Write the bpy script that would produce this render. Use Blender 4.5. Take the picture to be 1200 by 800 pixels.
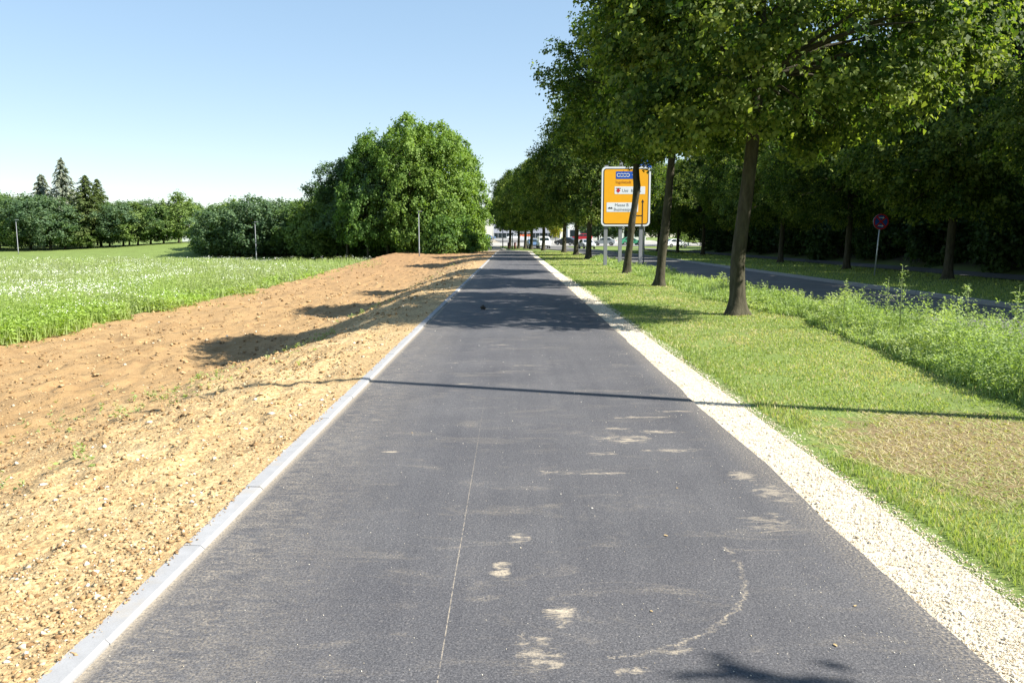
import bpy, bmesh, math, random
import numpy as np
from mathutils import Vector, Matrix

# ------------------------------------------------------------------ camera, sky, sun, exposure
sc = bpy.context.scene
for o in list(bpy.data.objects):
    bpy.data.objects.remove(o)
COL = sc.collection
R = math.radians
CAM_H = 1.652

cam_d = bpy.data.cameras.new("camera")
cam_d.sensor_width = 36.0
cam_d.lens = 27.9
cam_d.clip_start = 0.05
cam_d.clip_end = 5000
cam = bpy.data.objects.new("camera", cam_d)
COL.objects.link(cam)
cam.location = (0, 0, CAM_H)
cam.rotation_euler = (R(90 - 7.47), 0, 0)
sc.camera = cam

SUN_EL = 42.0
SUN_AZ = 107.5            # clockwise from +Y: to the right and a little behind the camera
w = bpy.data.worlds.new("World")
sc.world = w
w.use_nodes = True
wn = w.node_tree
wn.nodes.clear()
sky = wn.nodes.new("ShaderNodeTexSky")
sky.sky_type = 'NISHITA'
sky.sun_disc = False
sky.sun_elevation = R(SUN_EL)
sky.sun_rotation = R(SUN_AZ)
sky.altitude = 1000
sky.air_density = 1.0
sky.dust_density = 0.3
sky.ozone_density = 1.5
bg = wn.nodes.new("ShaderNodeBackground")
bg.inputs["Strength"].default_value = 0.186
wo = wn.nodes.new("ShaderNodeOutputWorld")
sg = wn.nodes.new("ShaderNodeGamma")          # milder contrast between zenith and horizon, all round
sg.inputs[1].default_value = 0.46
wn.links.new(sky.outputs[0], sg.inputs[0])
sh = wn.nodes.new("ShaderNodeHueSaturation")
sh.inputs['Saturation'].default_value = 1.5
wn.links.new(sg.outputs[0], sh.inputs['Color'])
wn.links.new(sh.outputs[0], bg.inputs[0])
wn.links.new(bg.outputs[0], wo.inputs[0])

sd = bpy.data.lights.new("sun", 'SUN')
sd.energy = 5.0
sd.angle = R(0.5)
sd.color = (1.0, 0.955, 0.88)
sun = bpy.data.objects.new("sun", sd)
COL.objects.link(sun)
az, el = R(SUN_AZ), R(SUN_EL)
sdir = Vector((math.sin(az) * math.cos(el), math.cos(az) * math.cos(el), math.sin(el)))
sun.rotation_euler = sdir.to_track_quat('Z', 'Y').to_euler()
sun.location = sdir * 60

sc.view_settings.view_transform = 'Standard'
sc.view_settings.look = 'None'
sc.view_settings.gamma = 1.0
sc.view_settings.use_curve_mapping = False
sc.view_settings.exposure = 1.32
sc.cycles.use_denoising = True
sc.cycles.max_bounces = 6
sc.cycles.diffuse_bounces = 3
sc.cycles.glossy_bounces = 2
sc.cycles.transmission_bounces = 3
sc.cycles.transparent_max_bounces = 4
sc.cycles.caustics_reflective = False
sc.cycles.caustics_refractive = False

rng = np.random.default_rng(11)
random.seed(5)

# ------------------------------------------------------------------ helpers
def tag(o, label=None, cat=None, group=None, kind=None):
    if label: o["label"] = label
    if cat: o["category"] = cat
    if group: o["group"] = group
    if kind: o["kind"] = kind
    return o

def empty(name, loc=(0, 0, 0), rz=0.0, scale=1.0):
    o = bpy.data.objects.new(name, None)
    o.empty_display_size = 0.2
    COL.objects.link(o)
    o.location = loc
    o.rotation_euler = (0, 0, rz)
    o.scale = (scale,) * 3 if not hasattr(scale, '__len__') else scale
    return o

def link(name, me, parent=None, loc=(0, 0, 0), rot=(0, 0, 0), scale=(1, 1, 1)):
    o = bpy.data.objects.new(name, me)
    COL.objects.link(o)
    if parent: o.parent = parent
    o.location = loc; o.rotation_euler = rot; o.scale = scale
    return o

def np_mesh(name, V, F, mat, smooth=False, tint=None):
    """V (N,3); F (M,k) array, all faces with k corners; tint: one number per face"""
    me = bpy.data.meshes.new(name)
    V = np.ascontiguousarray(V, dtype=np.float32); F = np.ascontiguousarray(F, dtype=np.int32)
    m, k = F.shape
    me.vertices.add(len(V)); me.vertices.foreach_set("co", V.ravel())
    me.loops.add(m * k); me.loops.foreach_set("vertex_index", F.ravel())
    me.polygons.add(m)
    me.polygons.foreach_set("loop_start", np.arange(0, m * k, k, dtype=np.int32))
    me.polygons.foreach_set("loop_total", np.full(m, k, dtype=np.int32))
    if smooth:
        me.polygons.foreach_set("use_smooth", np.ones(m, dtype=bool))
    if tint is not None:
        a = me.attributes.new("tint", 'FLOAT', 'FACE')
        a.data.foreach_set("value", np.ascontiguousarray(tint, dtype=np.float32))
    me.materials.append(mat)
    me.update(calc_edges=True)
    return me

class MB:
    """collects polygons of any size for one mesh"""
    def __init__(s): s.v = []; s.f = []
    def poly(s, pts):
        n = len(s.v); s.v += [tuple(p) for p in pts]; s.f.append(list(range(n, n + len(pts))))
    def box(s, x0, x1, y0, y1, z0, z1):
        n = len(s.v)
        s.v += [(x0,y0,z0),(x1,y0,z0),(x1,y1,z0),(x0,y1,z0),(x0,y0,z1),(x1,y0,z1),(x1,y1,z1),(x0,y1,z1)]
        s.f += [[n+a for a in q] for q in ((0,3,2,1),(4,5,6,7),(0,1,5,4),(1,2,6,5),(2,3,7,6),(3,0,4,7))]
    def tube(s, pts, rad, n=8, cap=True):
        pts = [Vector(p) for p in pts]
        b = len(s.v)
        ref = Vector((0.31, 0.93, 0.2)).normalized()
        for i, p in enumerate(pts):
            d = (pts[min(i+1, len(pts)-1)] - pts[max(i-1, 0)]).normalized()
            u = d.cross(ref)
            if u.length < 0.05: u = d.cross(Vector((1, 0, 0)))
            u.normalize(); v = d.cross(u)
            r = rad[i] if hasattr(rad, '__len__') else rad
            for k in range(n):
                a = 2 * math.pi * k / n
                s.v.append(tuple(p + (u * math.cos(a) + v * math.sin(a)) * r))
        for i in range(len(pts) - 1):
            for k in range(n):
                k2 = (k + 1) % n
                s.f.append([b+i*n+k, b+i*n+k2, b+(i+1)*n+k2, b+(i+1)*n+k])
        if cap:
            s.f.append([b+k for k in range(n)][::-1])
            s.f.append([b+(len(pts)-1)*n+k for k in range(n)])
    def prism(s, prof, y0, y1):
        """prof: (x,z) outline extruded along y"""
        n = len(s.v); m = len(prof)
        s.v += [(x, y0, z) for x, z in prof] + [(x, y1, z) for x, z in prof]
        s.f.append([n+i for i in range(m)]); s.f.append([n+m+i for i in range(m)][::-1])
        for i in range(m):
            j = (i+1) % m
            s.f.append([n+j, n+i, n+m+i, n+m+j])
    def mesh(s, name, mat, smooth=False):
        me = bpy.data.meshes.new(name)
        me.from_pydata(s.v, [], s.f)
        bm = bmesh.new(); bm.from_mesh(me)
        bmesh.ops.recalc_face_normals(bm, faces=bm.faces); bm.to_mesh(me); bm.free()
        if smooth:
            me.polygons.foreach_set("use_smooth", np.ones(len(me.polygons), dtype=bool))
        me.materials.append(mat)
        return me
    def obj(s, name, mat, parent=None, smooth=False, loc=(0, 0, 0), rot=(0, 0, 0)):
        return link(name, s.mesh(name, mat, smooth), parent, loc, rot)

def sstep(a, b, x):
    t = np.clip((np.asarray(x, dtype=float) - a) / (b - a), 0, 1)
    return t * t * (3 - 2 * t)

def _hash(ix, iy, seed):
    h = (ix.astype(np.int64) * 374761393 + iy.astype(np.int64) * 668265263 + seed * 974711) & 0xffffffff
    h = ((h ^ (h >> 13)) * 1274126177) & 0xffffffff
    return ((h ^ (h >> 16)) & 0xffffff) / float(0xffffff)

def vnoise(x, y, seed=0):
    x = np.asarray(x, dtype=float); y = np.asarray(y, dtype=float)
    ix = np.floor(x); iy = np.floor(y); fx = x - ix; fy = y - iy
    fx = fx*fx*(3-2*fx); fy = fy*fy*(3-2*fy)
    a = _hash(ix, iy, seed); b = _hash(ix+1, iy, seed); c = _hash(ix, iy+1, seed); d = _hash(ix+1, iy+1, seed)
    return (a*(1-fx)+b*fx)*(1-fy) + (c*(1-fx)+d*fx)*fy - 0.5

def fbm(x, y, seed=0, oct=4):
    t = 0; amp = 1.0
    for k in range(oct):
        t = t + amp * vnoise(x * 2**k + 17.3*k, y * 2**k - 9.1*k, seed + k); amp *= 0.5
    return t

# ------------------------------------------------------------------ materials
def new_mat(name):
    m = bpy.data.materials.new(name); m.use_nodes = True
    nt = m.node_tree; nt.nodes.clear()
    out = nt.nodes.new("ShaderNodeOutputMaterial")
    return m, nt, out

def nd(nt, typ, **kw):
    n = nt.nodes.new(typ)
    for k, v in kw.items(): setattr(n, k, v)
    return n

def lk(nt, a, b): nt.links.new(a, b)

def mathn(nt, op, a, b=None, c=None, clamp=False):
    n = nd(nt, "ShaderNodeMath", operation=op); n.use_clamp = clamp
    for i, v in enumerate((a, b, c)):
        if v is None: continue
        if isinstance(v, (int, float)): n.inputs[i].default_value = v
        else: lk(nt, v, n.inputs[i])
    return n.outputs[0]

def noise(nt, vec, scale, detail=3, rough=0.55, distort=0.0):
    n = nd(nt, "ShaderNodeTexNoise"); n.inputs["Scale"].default_value = scale
    n.inputs["Detail"].default_value = detail; n.inputs["Roughness"].default_value = rough
    n.inputs["Distortion"].default_value = distort
    if vec is not None: lk(nt, vec, n.inputs["Vector"])
    return n.outputs["Fac"]

def ramp(nt, fac, stops):
    n = nd(nt, "ShaderNodeValToRGB"); cr = n.color_ramp
    while len(cr.elements) > 1: cr.elements.remove(cr.elements[-1])
    for i, (p, c) in enumerate(stops):
        e = cr.elements[0] if i == 0 else cr.elements.new(p)
        e.position = p; e.color = (c[0], c[1], c[2], 1) if hasattr(c, '__len__') else (c, c, c, 1)
    lk(nt, fac, n.inputs[0])
    return n.outputs[0]

def mixc(nt, fac, a, b, mode='MIX'):
    n = nd(nt, "ShaderNodeMix", data_type='RGBA', blend_type=mode)
    for sck, v in ((n.inputs[0], fac), (n.inputs[6], a), (n.inputs[7], b)):
        if isinstance(v, (int, float)): sck.default_value = v
        elif isinstance(v, tuple): sck.default_value = (v[0], v[1], v[2], 1)
        else: lk(nt, v, sck)
    return n.outputs[2]

def bump(nt, h, strength=0.3, dist=0.02):
    n = nd(nt, "ShaderNodeBump"); n.inputs["Strength"].default_value = strength
    n.inputs["Distance"].default_value = dist; lk(nt, h, n.inputs["Height"])
    return n.outputs[0]

def pbsdf(nt, out, color, rough=0.6, normal=None, spec=0.5, metal=0.0):
    p = nd(nt, "ShaderNodeBsdfPrincipled")
    if isinstance(color, tuple): p.inputs["Base Color"].default_value = (*color, 1)
    else: lk(nt, color, p.inputs["Base Color"])
    if isinstance(rough, (int, float)): p.inputs["Roughness"].default_value = rough
    else: lk(nt, rough, p.inputs["Roughness"])
    p.inputs["Specular IOR Level"].default_value = spec
    p.inputs["Metallic"].default_value = metal
    if normal is not None: lk(nt, normal, p.inputs["Normal"])
    if out is not None: lk(nt, p.outputs[0], out.inputs[0])
    return p

def wpos(nt): return nd(nt, "ShaderNodeNewGeometry").outputs["Position"]
def opos(nt): return nd(nt, "ShaderNodeTexCoord").outputs["Object"]

def simple(name, col, rough=0.5, var=0.12, scale=8.0, spec=0.5, metal=0.0, bmp=0.0):
    m, nt, out = new_mat(name)
    v = opos(nt)
    f = noise(nt, v, scale, 4)
    c = mixc(nt, f, tuple(x * (1 - var) for x in col), tuple(min(1, x * (1 + var)) for x in col))
    nrm = bump(nt, noise(nt, v, scale * 6, 3), bmp, 0.01) if bmp else None
    pbsdf(nt, out, c, rough, nrm, spec, metal)
    return m

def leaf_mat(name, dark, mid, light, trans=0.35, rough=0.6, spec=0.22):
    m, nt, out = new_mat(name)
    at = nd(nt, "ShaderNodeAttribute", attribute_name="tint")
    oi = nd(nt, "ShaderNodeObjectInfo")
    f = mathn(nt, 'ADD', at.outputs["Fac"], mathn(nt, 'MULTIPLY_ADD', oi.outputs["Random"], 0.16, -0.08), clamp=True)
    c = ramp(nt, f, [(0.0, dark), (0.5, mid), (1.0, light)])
    p = pbsdf(nt, None, c, rough, None, spec)
    t = nd(nt, "ShaderNodeBsdfTranslucent")
    lk(nt, mixc(nt, 0.5, c, (0.75, 0.9, 0.12), 'MULTIPLY'), t.inputs[0])
    tc = mixc(nt, 1.0, c, (1.5, 1.6, 0.55), 'MULTIPLY')
    lk(nt, tc, t.inputs[0])
    mx = nd(nt, "ShaderNodeMixShader"); mx.inputs[0].default_value = trans
    lk(nt, p.outputs[0], mx.inputs[1]); lk(nt, t.outputs[0], mx.inputs[2]); lk(nt, mx.outputs[0], out.inputs[0])
    return m

def bark_mat(name, a, b, scale=14):
    m, nt, out = new_mat(name)
    mp = nd(nt, "ShaderNodeMapping"); mp.inputs["Scale"].default_value = (1, 1, 0.22); lk(nt, opos(nt), mp.inputs[0])
    f = noise(nt, mp.outputs[0], scale, 5, 0.65, 0.4)
    g = noise(nt, opos(nt), 3, 3)
    c = mixc(nt, g, ramp(nt, f, [(0.40, a), (0.64, b)]), tuple((x*.8, y*.95, z*.7) for x, y, z in [b])[0])
    pbsdf(nt, out, c, 0.9, bump(nt, f, 0.9, 0.03), 0.2)
    return m

M = {}
M['leaf_row'] = leaf_mat("leaf_linden", (.018, .042, .008), (.052, .096, .017), (.270, .315, .075), 0.48)
M['leaf_wood'] = leaf_mat("leaf_woodland", (.018, .040, .010), (.036, .072, .016), (.072, .115, .026), 0.26)
M['leaf_clump'] = leaf_mat("leaf_grove", (.038, .086, .020), (.098, .180, .038), (.195, .290, .070), 0.38)
M['leaf_far'] = leaf_mat("leaf_field_tree", (.040, .086, .030), (.088, .152, .048), (.160, .230, .066), 0.34)
M['leaf_light'] = leaf_mat("leaf_grove_light", (.052, .104, .020), (.118, .200, .040), (.215, .305, .072), 0.38)
M['leaf_belt_light'] = leaf_mat("leaf_belt_light", (.060, .105, .026), (.130, .195, .050), (.210, .280, .080), 0.36)
M['leaf_belt_blue'] = leaf_mat("leaf_belt_blue", (.042, .084, .042), (.092, .150, .074), (.155, .220, .100), 0.34)
M['needle'] = leaf_mat("needle_spruce", (.105, .140, .105), (.185, .215, .160), (.280, .280, .205), 0.2)
M['needle_larch'] = leaf_mat("needle_larch", (.045, .072, .022), (.085, .118, .034), (.140, .165, .055), 0.3)
M['leaf_yellow'] = leaf_mat("leaf_yellow_green", (.12, .16, .02), (.24, .26, .03), (.40, .36, .04), 0.4)
M['meadow'] = leaf_mat("meadow_plants", (.310, .330, .215), (.300, .355, .150), (.290, .410, .085), 0.38, 0.6)
M['weed'] = leaf_mat("weed_leaves", (.110, .175, .062), (.280, .375, .135), (.430, .480, .240), 0.35, 0.6)
M['lawn'] = leaf_mat("lawn_blades", (.205, .272, .080), (.315, .370, .130), (.500, .425, .260), 0.36, 0.65)
M['petal'] = simple("white_petals", (.78, .80, .70), 0.7, 0.05)
M['bark'] = bark_mat("bark_linden", (.012, .009, .007), (.088, .072, .055), 13)
M['bark_dark'] = bark_mat("bark_woodland", (.030, .024, .018), (.090, .075, .058))
M['stalk'] = simple("green_stalk", (.12, .16, .05), 0.7)
M['galv'] = simple("galvanised_steel", (.48, .50, .52), 0.42, 0.1, 5, 0.5, 0.6)
M['galv_pale'] = simple("pale_painted_steel", (.62, .64, .66), 0.5, 0.06, 4)
M['post_grey'] = simple('weathered_zinc', (.22, .23, .24), .55, .12, 5)
M['dark_metal'] = simple("dark_metal", (.05, .055, .06), 0.5, 0.15)

# asphalt of the cycle path
def asphalt():
    m, nt, out = new_mat("path_asphalt")
    p = wpos(nt)
    sx = nd(nt, "ShaderNodeSeparateXYZ"); lk(nt, p, sx.inputs[0])
    X, Y = sx.outputs[0], sx.outputs[1]
    fine = noise(nt, p, 105, 4, 0.8)
    mid = noise(nt, p, 30, 3, 0.6)
    vo = nd(nt, 'ShaderNodeTexVoronoi'); vo.inputs['Scale'].default_value = 95; lk(nt, p, vo.inputs['Vector'])
    big = noise(nt, p, 0.9, 4, 0.6)
    mp = nd(nt, "ShaderNodeMapping"); mp.inputs["Scale"].default_value = (3.2, 0.10, 1); lk(nt, p, mp.inputs[0])
    streak = noise(nt, mp.outputs[0], 1.6, 4, 0.6)
    c = ramp(nt, fine, [(0.30, (.020, .020, .022)), (0.46, (.062, .062, .066)), (0.60, (.122, .121, .126)), (0.74, (.29, .28, .27))])
    c = mixc(nt, 0.42, c, ramp(nt, vo.outputs['Color'], [(0.15, (.55, .55, .58)), (0.5, (1.0, 1.0, 1.0)), (0.85, (1.35, 1.30, 1.22)), (0.97, (2.6, 2.4, 2.1))]), 'MULTIPLY')
    c = mixc(nt, ramp(nt, mid, [(0.3, .25), (0.7, .0)]), c, (.068, .068, .072))
    c = mixc(nt, 1.0, c, ramp(nt, mathn(nt, 'MULTIPLY_ADD', big, 0.6, mathn(nt, 'MULTIPLY', streak, 0.4)),
                               [(0.3, (.74, .74, .77)), (0.7, (1.26, 1.24, 1.21))]), 'MULTIPLY')
    # dust along the kerb, lying in brushed streaks
    mpd = nd(nt, "ShaderNodeMapping"); mpd.inputs["Scale"].default_value = (0.55, 1.5, 1); lk(nt, p, mpd.inputs[0])
    dn = noise(nt, mpd.outputs[0], 13.0, 6, 0.75, 0.8)
    dg = noise(nt, p, 70, 2, 0.7)
    edge = mathn(nt, 'MULTIPLY', mathn(nt, 'SUBTRACT', -0.72, X), 1.35, clamp=True)
    kd = mathn(nt, 'MULTIPLY', edge, ramp(nt, dn, [(0.40, 0.0), (0.66, 0.75)]))
    kd = mathn(nt, 'MULTIPLY', kd, ramp(nt, dg, [(0.40, 0.0), (0.66, 0.8)]))
    lip = mathn(nt, 'MULTIPLY', mathn(nt, 'SUBTRACT', -1.575, X), 14, clamp=True)
    kd = mathn(nt, 'MAXIMUM', kd, mathn(nt, 'MULTIPLY', lip, ramp(nt, dg, [(0.3, 0.15), (0.6, 0.8)])))
    # gravel dust at the other edge
    er = mathn(nt, 'MULTIPLY', mathn(nt, 'SUBTRACT', X, 1.62), 5, clamp=True)
    kd = mathn(nt, 'MAXIMUM', kd, mathn(nt, 'MULTIPLY', er, ramp(nt, dg, [(0.45, 0.0), (0.68, 0.5)])))
    # sandy smears left by site traffic: (x, y, half-length x, half-length y, strength)
    for (ex, ey, ax, ay, st) in ((0.35, 5.46, .20, .055, 1.0), (0.62, 5.44, .20, .035, .75), (0.03, 4.22, .07, .12, .8), (-0.06, 3.78, .06, .12, .8),
                                 (0.22, 3.34, .075, .12, 1.0), (0.10, 2.98, .10, .18, .6), (0.44, 2.86, .17, .03, .95),
                                 (0.66, 3.02, .10, .035, .6), (0.92, 6.40, .28, .13, .8), (1.25, 6.05, .25, .06, .6), (1.22, 6.65, .26, .06, .85),
                                 (1.20, 7.20, .33, .05, .8), (1.55, 7.45, .20, .05, .6), (0.72, 5.95, .12, .06, .6), (0.92, 6.75, .15, .05, .6), (1.62, 5.38, .12, .16, .55),
                                 (1.50, 4.45, .16, .16, .35), (-.95, 6.0, .10, .03, .8), (-1.2, 7.1, .10, .03, .7), (-.55, 8.9, .14, .03, .7), (.2, 10.2, .18, .05, .8),
                                 (-.15, 12.2, .2, .05, .6), (-0.8, 10.4, .1, .04, .7), (-.35, 18.5, .55, .14, .8), (.35, 18.2, .3, .12, .6), (-.6, 19.9, .4, .08, .7), (1.7, 5.0, .14, .2, .5)):
        dx = mathn(nt, 'DIVIDE', mathn(nt, 'SUBTRACT', X, ex), ax)
        dy = mathn(nt, 'DIVIDE', mathn(nt, 'SUBTRACT', Y, ey), ay)
        q = mathn(nt, 'ADD', mathn(nt, 'MULTIPLY', dx, dx), mathn(nt, 'MULTIPLY', dy, dy))
        e = mathn(nt, 'MULTIPLY_ADD', q, -0.62, mathn(nt, 'MULTIPLY_ADD', dn, 5.4, -2.35))
        e = mathn(nt, 'MULTIPLY', mathn(nt, 'MINIMUM', mathn(nt, 'MAXIMUM', e, 0.0), st), ramp(nt, dg, [(0.3, 0.25), (0.55, 1.0)]))
        kd = mathn(nt, 'MAXIMUM', kd, e)
    ax_ = mathn(nt, 'SUBTRACT', X, 0.2); ay_ = mathn(nt, 'SUBTRACT', Y, 3.9)
    rd = mathn(nt, 'SQRT', mathn(nt, 'ADD', mathn(nt, 'MULTIPLY', ax_, ax_), mathn(nt, 'MULTIPLY', ay_, ay_)))
    arc = mathn(nt, 'SUBTRACT', 1.0, mathn(nt, 'MULTIPLY', mathn(nt, 'ABSOLUTE', mathn(nt, 'SUBTRACT', rd, mathn(nt, 'MULTIPLY_ADD', dn, .16, .88))), 60), clamp=True)
    arc = mathn(nt, 'MULTIPLY', arc, mathn(nt, 'GREATER_THAN', X, 0.38))
    arc = mathn(nt, 'MULTIPLY', arc, mathn(nt, 'LESS_THAN', Y, 4.1))
    arc = mathn(nt, 'MULTIPLY', arc, ramp(nt, noise(nt, p, 6.5, 4, .7), [(0.40, 0.0), (0.60, 1.0)]))
    arc = mathn(nt, 'MULTIPLY', arc, ramp(nt, dg, [(0.40, 0.0), (0.60, 1.0)]))
    kd = mathn(nt, 'MAXIMUM', kd, arc)
    # faint scattered dust and one thin chalk line along the roller joint
    far = mathn(nt, 'MULTIPLY', ramp(nt, noise(nt, mpd.outputs[0], 2.2, 6, 0.72, 1.2), [(0.54, 0.0), (0.76, 0.40)]), ramp(nt, dg, [(0.4, 0.0), (0.62, 1.0)]))
    kd = mathn(nt, 'MAXIMUM', kd, far)
    ln = mathn(nt, 'ABSOLUTE', mathn(nt, 'ADD', X, mathn(nt, 'MULTIPLY_ADD', noise(nt, p, .5, 1), 0.015, 0.272)))
    ln = mathn(nt, 'MULTIPLY', mathn(nt, 'LESS_THAN', ln, 0.0025), ramp(nt, noise(nt, p, 26, 3, 0.7), [(0.40, 0.0), (0.56, 0.75)]))
    ln = mathn(nt, 'MULTIPLY', ln, mathn(nt, 'MULTIPLY', mathn(nt, 'SUBTRACT', 8.5, Y), 0.16, clamp=True))
    kd = mathn(nt, 'MAXIMUM', kd, ln)
    c = mixc(nt, kd, c, (.47, .395, .285))
    h = mathn(nt, 'ADD', fine, mathn(nt, 'MULTIPLY', mid, 0.5))
    pbsdf(nt, out, c, ramp(nt, mid, [(0.3, .72), (0.7, .9)]), bump(nt, h, 0.55, 0.006), 0.35)
    return m
M['asphalt'] = asphalt()

def ground_like(name, stops, s1, s2, extra=None, bstr=0.4, bdist=0.02, rough=0.95, fine=None):
    m, nt, out = new_mat(name)
    p = wpos(nt)
    a = noise(nt, p, s1, 5, 0.6); b = noise(nt, p, s2, 4, 0.65)
    f = mathn(nt, 'ADD', mathn(nt, 'MULTIPLY', a, 0.55), mathn(nt, 'MULTIPLY', b, 0.45))
    c = ramp(nt, f, stops)
    if extra: c = extra(nt, p, c)
    pbsdf(nt, out, c, rough, bump(nt, b, bstr, bdist), 0.25)
    return m

def soil_extra(nt, p, c):
    # gravelly grains, pale lime dust and the odd dark moist crumb
    v = nd(nt, "ShaderNodeTexVoronoi"); v.inputs["Scale"].default_value = 46; lk(nt, p, v.inputs["Vector"])
    g = ramp(nt, v.outputs["Color"], [(0.25, .62), (0.55, 1.0), (0.9, 1.45)])
    c = mixc(nt, 0.75, c, g, 'MULTIPLY')
    sx = nd(nt, "ShaderNodeSeparateXYZ"); lk(nt, p, sx.inputs[0])
    # worn lighter wheel track in the ditch floor
    tx = mathn(nt, 'ABSOLUTE', mathn(nt, 'ADD', sx.outputs[0], mathn(nt, 'MULTIPLY_ADD', noise(nt, p, .25, 2), 1.2, 7.6)))
    tr = mathn(nt, 'SUBTRACT', 1.0, mathn(nt, 'DIVIDE', tx, 0.75), clamp=True)
    c = mixc(nt, mathn(nt, 'MULTIPLY', tr, 0.35), c, (.46, .32, .175))
    # redder loam further along
    di = mathn(nt, 'MULTIPLY', mathn(nt, 'SUBTRACT', -3.6, sx.outputs[0]), 0.35, clamp=True)
    c = mixc(nt, mathn(nt, 'MULTIPLY', di, 0.85), c, mixc(nt, noise(nt, p, 1.4, 7, .75), (.19, .110, .044), (.38, .25, .118)))
    dm = mathn(nt, 'MULTIPLY', di, ramp(nt, noise(nt, p, .9, 6, .75, .6), [(0.50, 0.0), (0.70, 0.6)]))
    c = mixc(nt, dm, c, (.150, .088, .040))
    fr = mathn(nt, 'MULTIPLY', mathn(nt, 'SUBTRACT', sx.outputs[1], 30), 0.02, clamp=True)
    return mixc(nt, mathn(nt, 'MULTIPLY', fr, 0.7), c, (.27, .155, .075))
M['soil'] = ground_like("bare_soil", [(0.30, (.26, .165, .075)), (0.48, (.42, .290, .140)), (0.62, (.50, .365, .190)), (0.78, (.56, .45, .28))], 1.3, 19, soil_extra, 0.8, 0.03)

def lawn_extra(nt, p, c):
    sx = nd(nt, "ShaderNodeSeparateXYZ"); lk(nt, p, sx.inputs[0])
    X, Y = sx.outputs[0], sx.outputs[1]
    dx = mathn(nt, 'DIVIDE', mathn(nt, 'SUBTRACT', X, 4.0), 1.45); dy = mathn(nt, 'DIVIDE', mathn(nt, 'SUBTRACT', Y, 5.9), 1.5)
    q = mathn(nt, 'ADD', mathn(nt, 'MULTIPLY', dx, dx), mathn(nt, 'MULTIPLY', dy, dy))
    e = mathn(nt, 'ADD', mathn(nt, 'MULTIPLY', mathn(nt, 'SUBTRACT', 1.0, q), 2.0), mathn(nt, 'MULTIPLY_ADD', noise(nt, p, 3.5, 6, .7), 5.0, -2.2), clamp=True)
    c = mixc(nt, e, c, mixc(nt, noise(nt, p, 60, 3, .7), (.12, .085, .042), (.25, .185, .095)))
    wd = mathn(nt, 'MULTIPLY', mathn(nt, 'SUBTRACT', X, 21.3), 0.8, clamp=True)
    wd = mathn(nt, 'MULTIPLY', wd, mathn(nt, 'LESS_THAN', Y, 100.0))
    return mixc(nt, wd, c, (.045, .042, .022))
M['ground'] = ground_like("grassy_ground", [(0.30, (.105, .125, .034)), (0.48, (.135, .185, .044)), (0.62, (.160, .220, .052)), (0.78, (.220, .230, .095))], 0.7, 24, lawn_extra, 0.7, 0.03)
M['gravel_bed'] = ground_like("lime_gravel_bed", [(0.3, (.40, .33, .23)), (0.5, (.60, .53, .41)), (0.7, (.72, .66, .54))], 6, 90, None, 0.9, 0.012)
M['road'] = ground_like("road_asphalt", [(0.3, (.085, .083, .080)), (0.5, (.125, .122, .116)), (0.7, (.165, .160, .150))], 0.6, 60, None, 0.3, 0.008)
M['pave'] = ground_like("pale_paving", [(0.3, (.26, .25, .23)), (0.5, (.33, .32, .29)), (0.7, (.40, .38, .35))], 0.5, 12, None, 0.2, 0.008)

def concrete(name, a, b, grime):
    m, nt, out = new_mat(name)
    p = wpos(nt); oi = nd(nt, "ShaderNodeObjectInfo")
    f = noise(nt, p, 11, 5, 0.65); g = noise(nt, p, 160, 2, 0.6)
    c = ramp(nt, f, [(0.3, a), (0.7, b)])
    c = mixc(nt, ramp(nt, g, [(0.52, 0.0), (0.72, 0.35)]), c, tuple(x * .72 for x in a))
    k = mathn(nt, 'MULTIPLY_ADD', oi.outputs["Random"], 0.06, 0.96)
    cm = nd(nt, "ShaderNodeCombineColor"); [lk(nt, k, cm.inputs[i]) for i in range(3)]
    c = mixc(nt, 1.0, c, cm.outputs[0], 'MULTIPLY')
    c = mixc(nt, ramp(nt, noise(nt, p, 3.1, 5, .7), [(0.55, 0.0), (0.75, 0.55)]), c, grime)
    pbsdf(nt, out, c, 0.85, bump(nt, g, 0.25, 0.003), 0.3)
    return m
M['kerb'] = concrete("kerb_concrete", (.265, .267, .270), (.315, .317, .320), (.33, .285, .215))

def stone_mat(name, stops):
    m, nt, out = new_mat(name)
    at = nd(nt, "ShaderNodeAttribute", attribute_name="tint")
    c = ramp(nt, at.outputs["Fac"], stops)
    c = mixc(nt, 0.5, c, ramp(nt, noise(nt, wpos(nt), 90, 2), [(0.3, .75), (0.7, 1.2)]), 'MULTIPLY')
    pbsdf(nt, out, c, 0.9, None, 0.25)
    return m
M['soil_stone'] = stone_mat("soil_stones", [(0.0, (.16, .090, .040)), (0.35, (.34, .215, .100)), (0.75, (.46, .34, .19)), (0.93, (.60, .53, .41)), (1.0, (.74, .71, .64))])
M['clod'] = stone_mat('soil_clod', [(0.0, (.12, .068, .030)), (0.4, (.30, .190, .085)), (0.8, (.44, .30, .150)), (1.0, (.54, .41, .24))])
M['gravel_stone'] = stone_mat("gravel_stones", [(0.0, (.36, .25, .14)), (0.2, (.54, .44, .29)), (0.5, (.68, .60, .45)), (1.0, (.80, .75, .64))])

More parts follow.
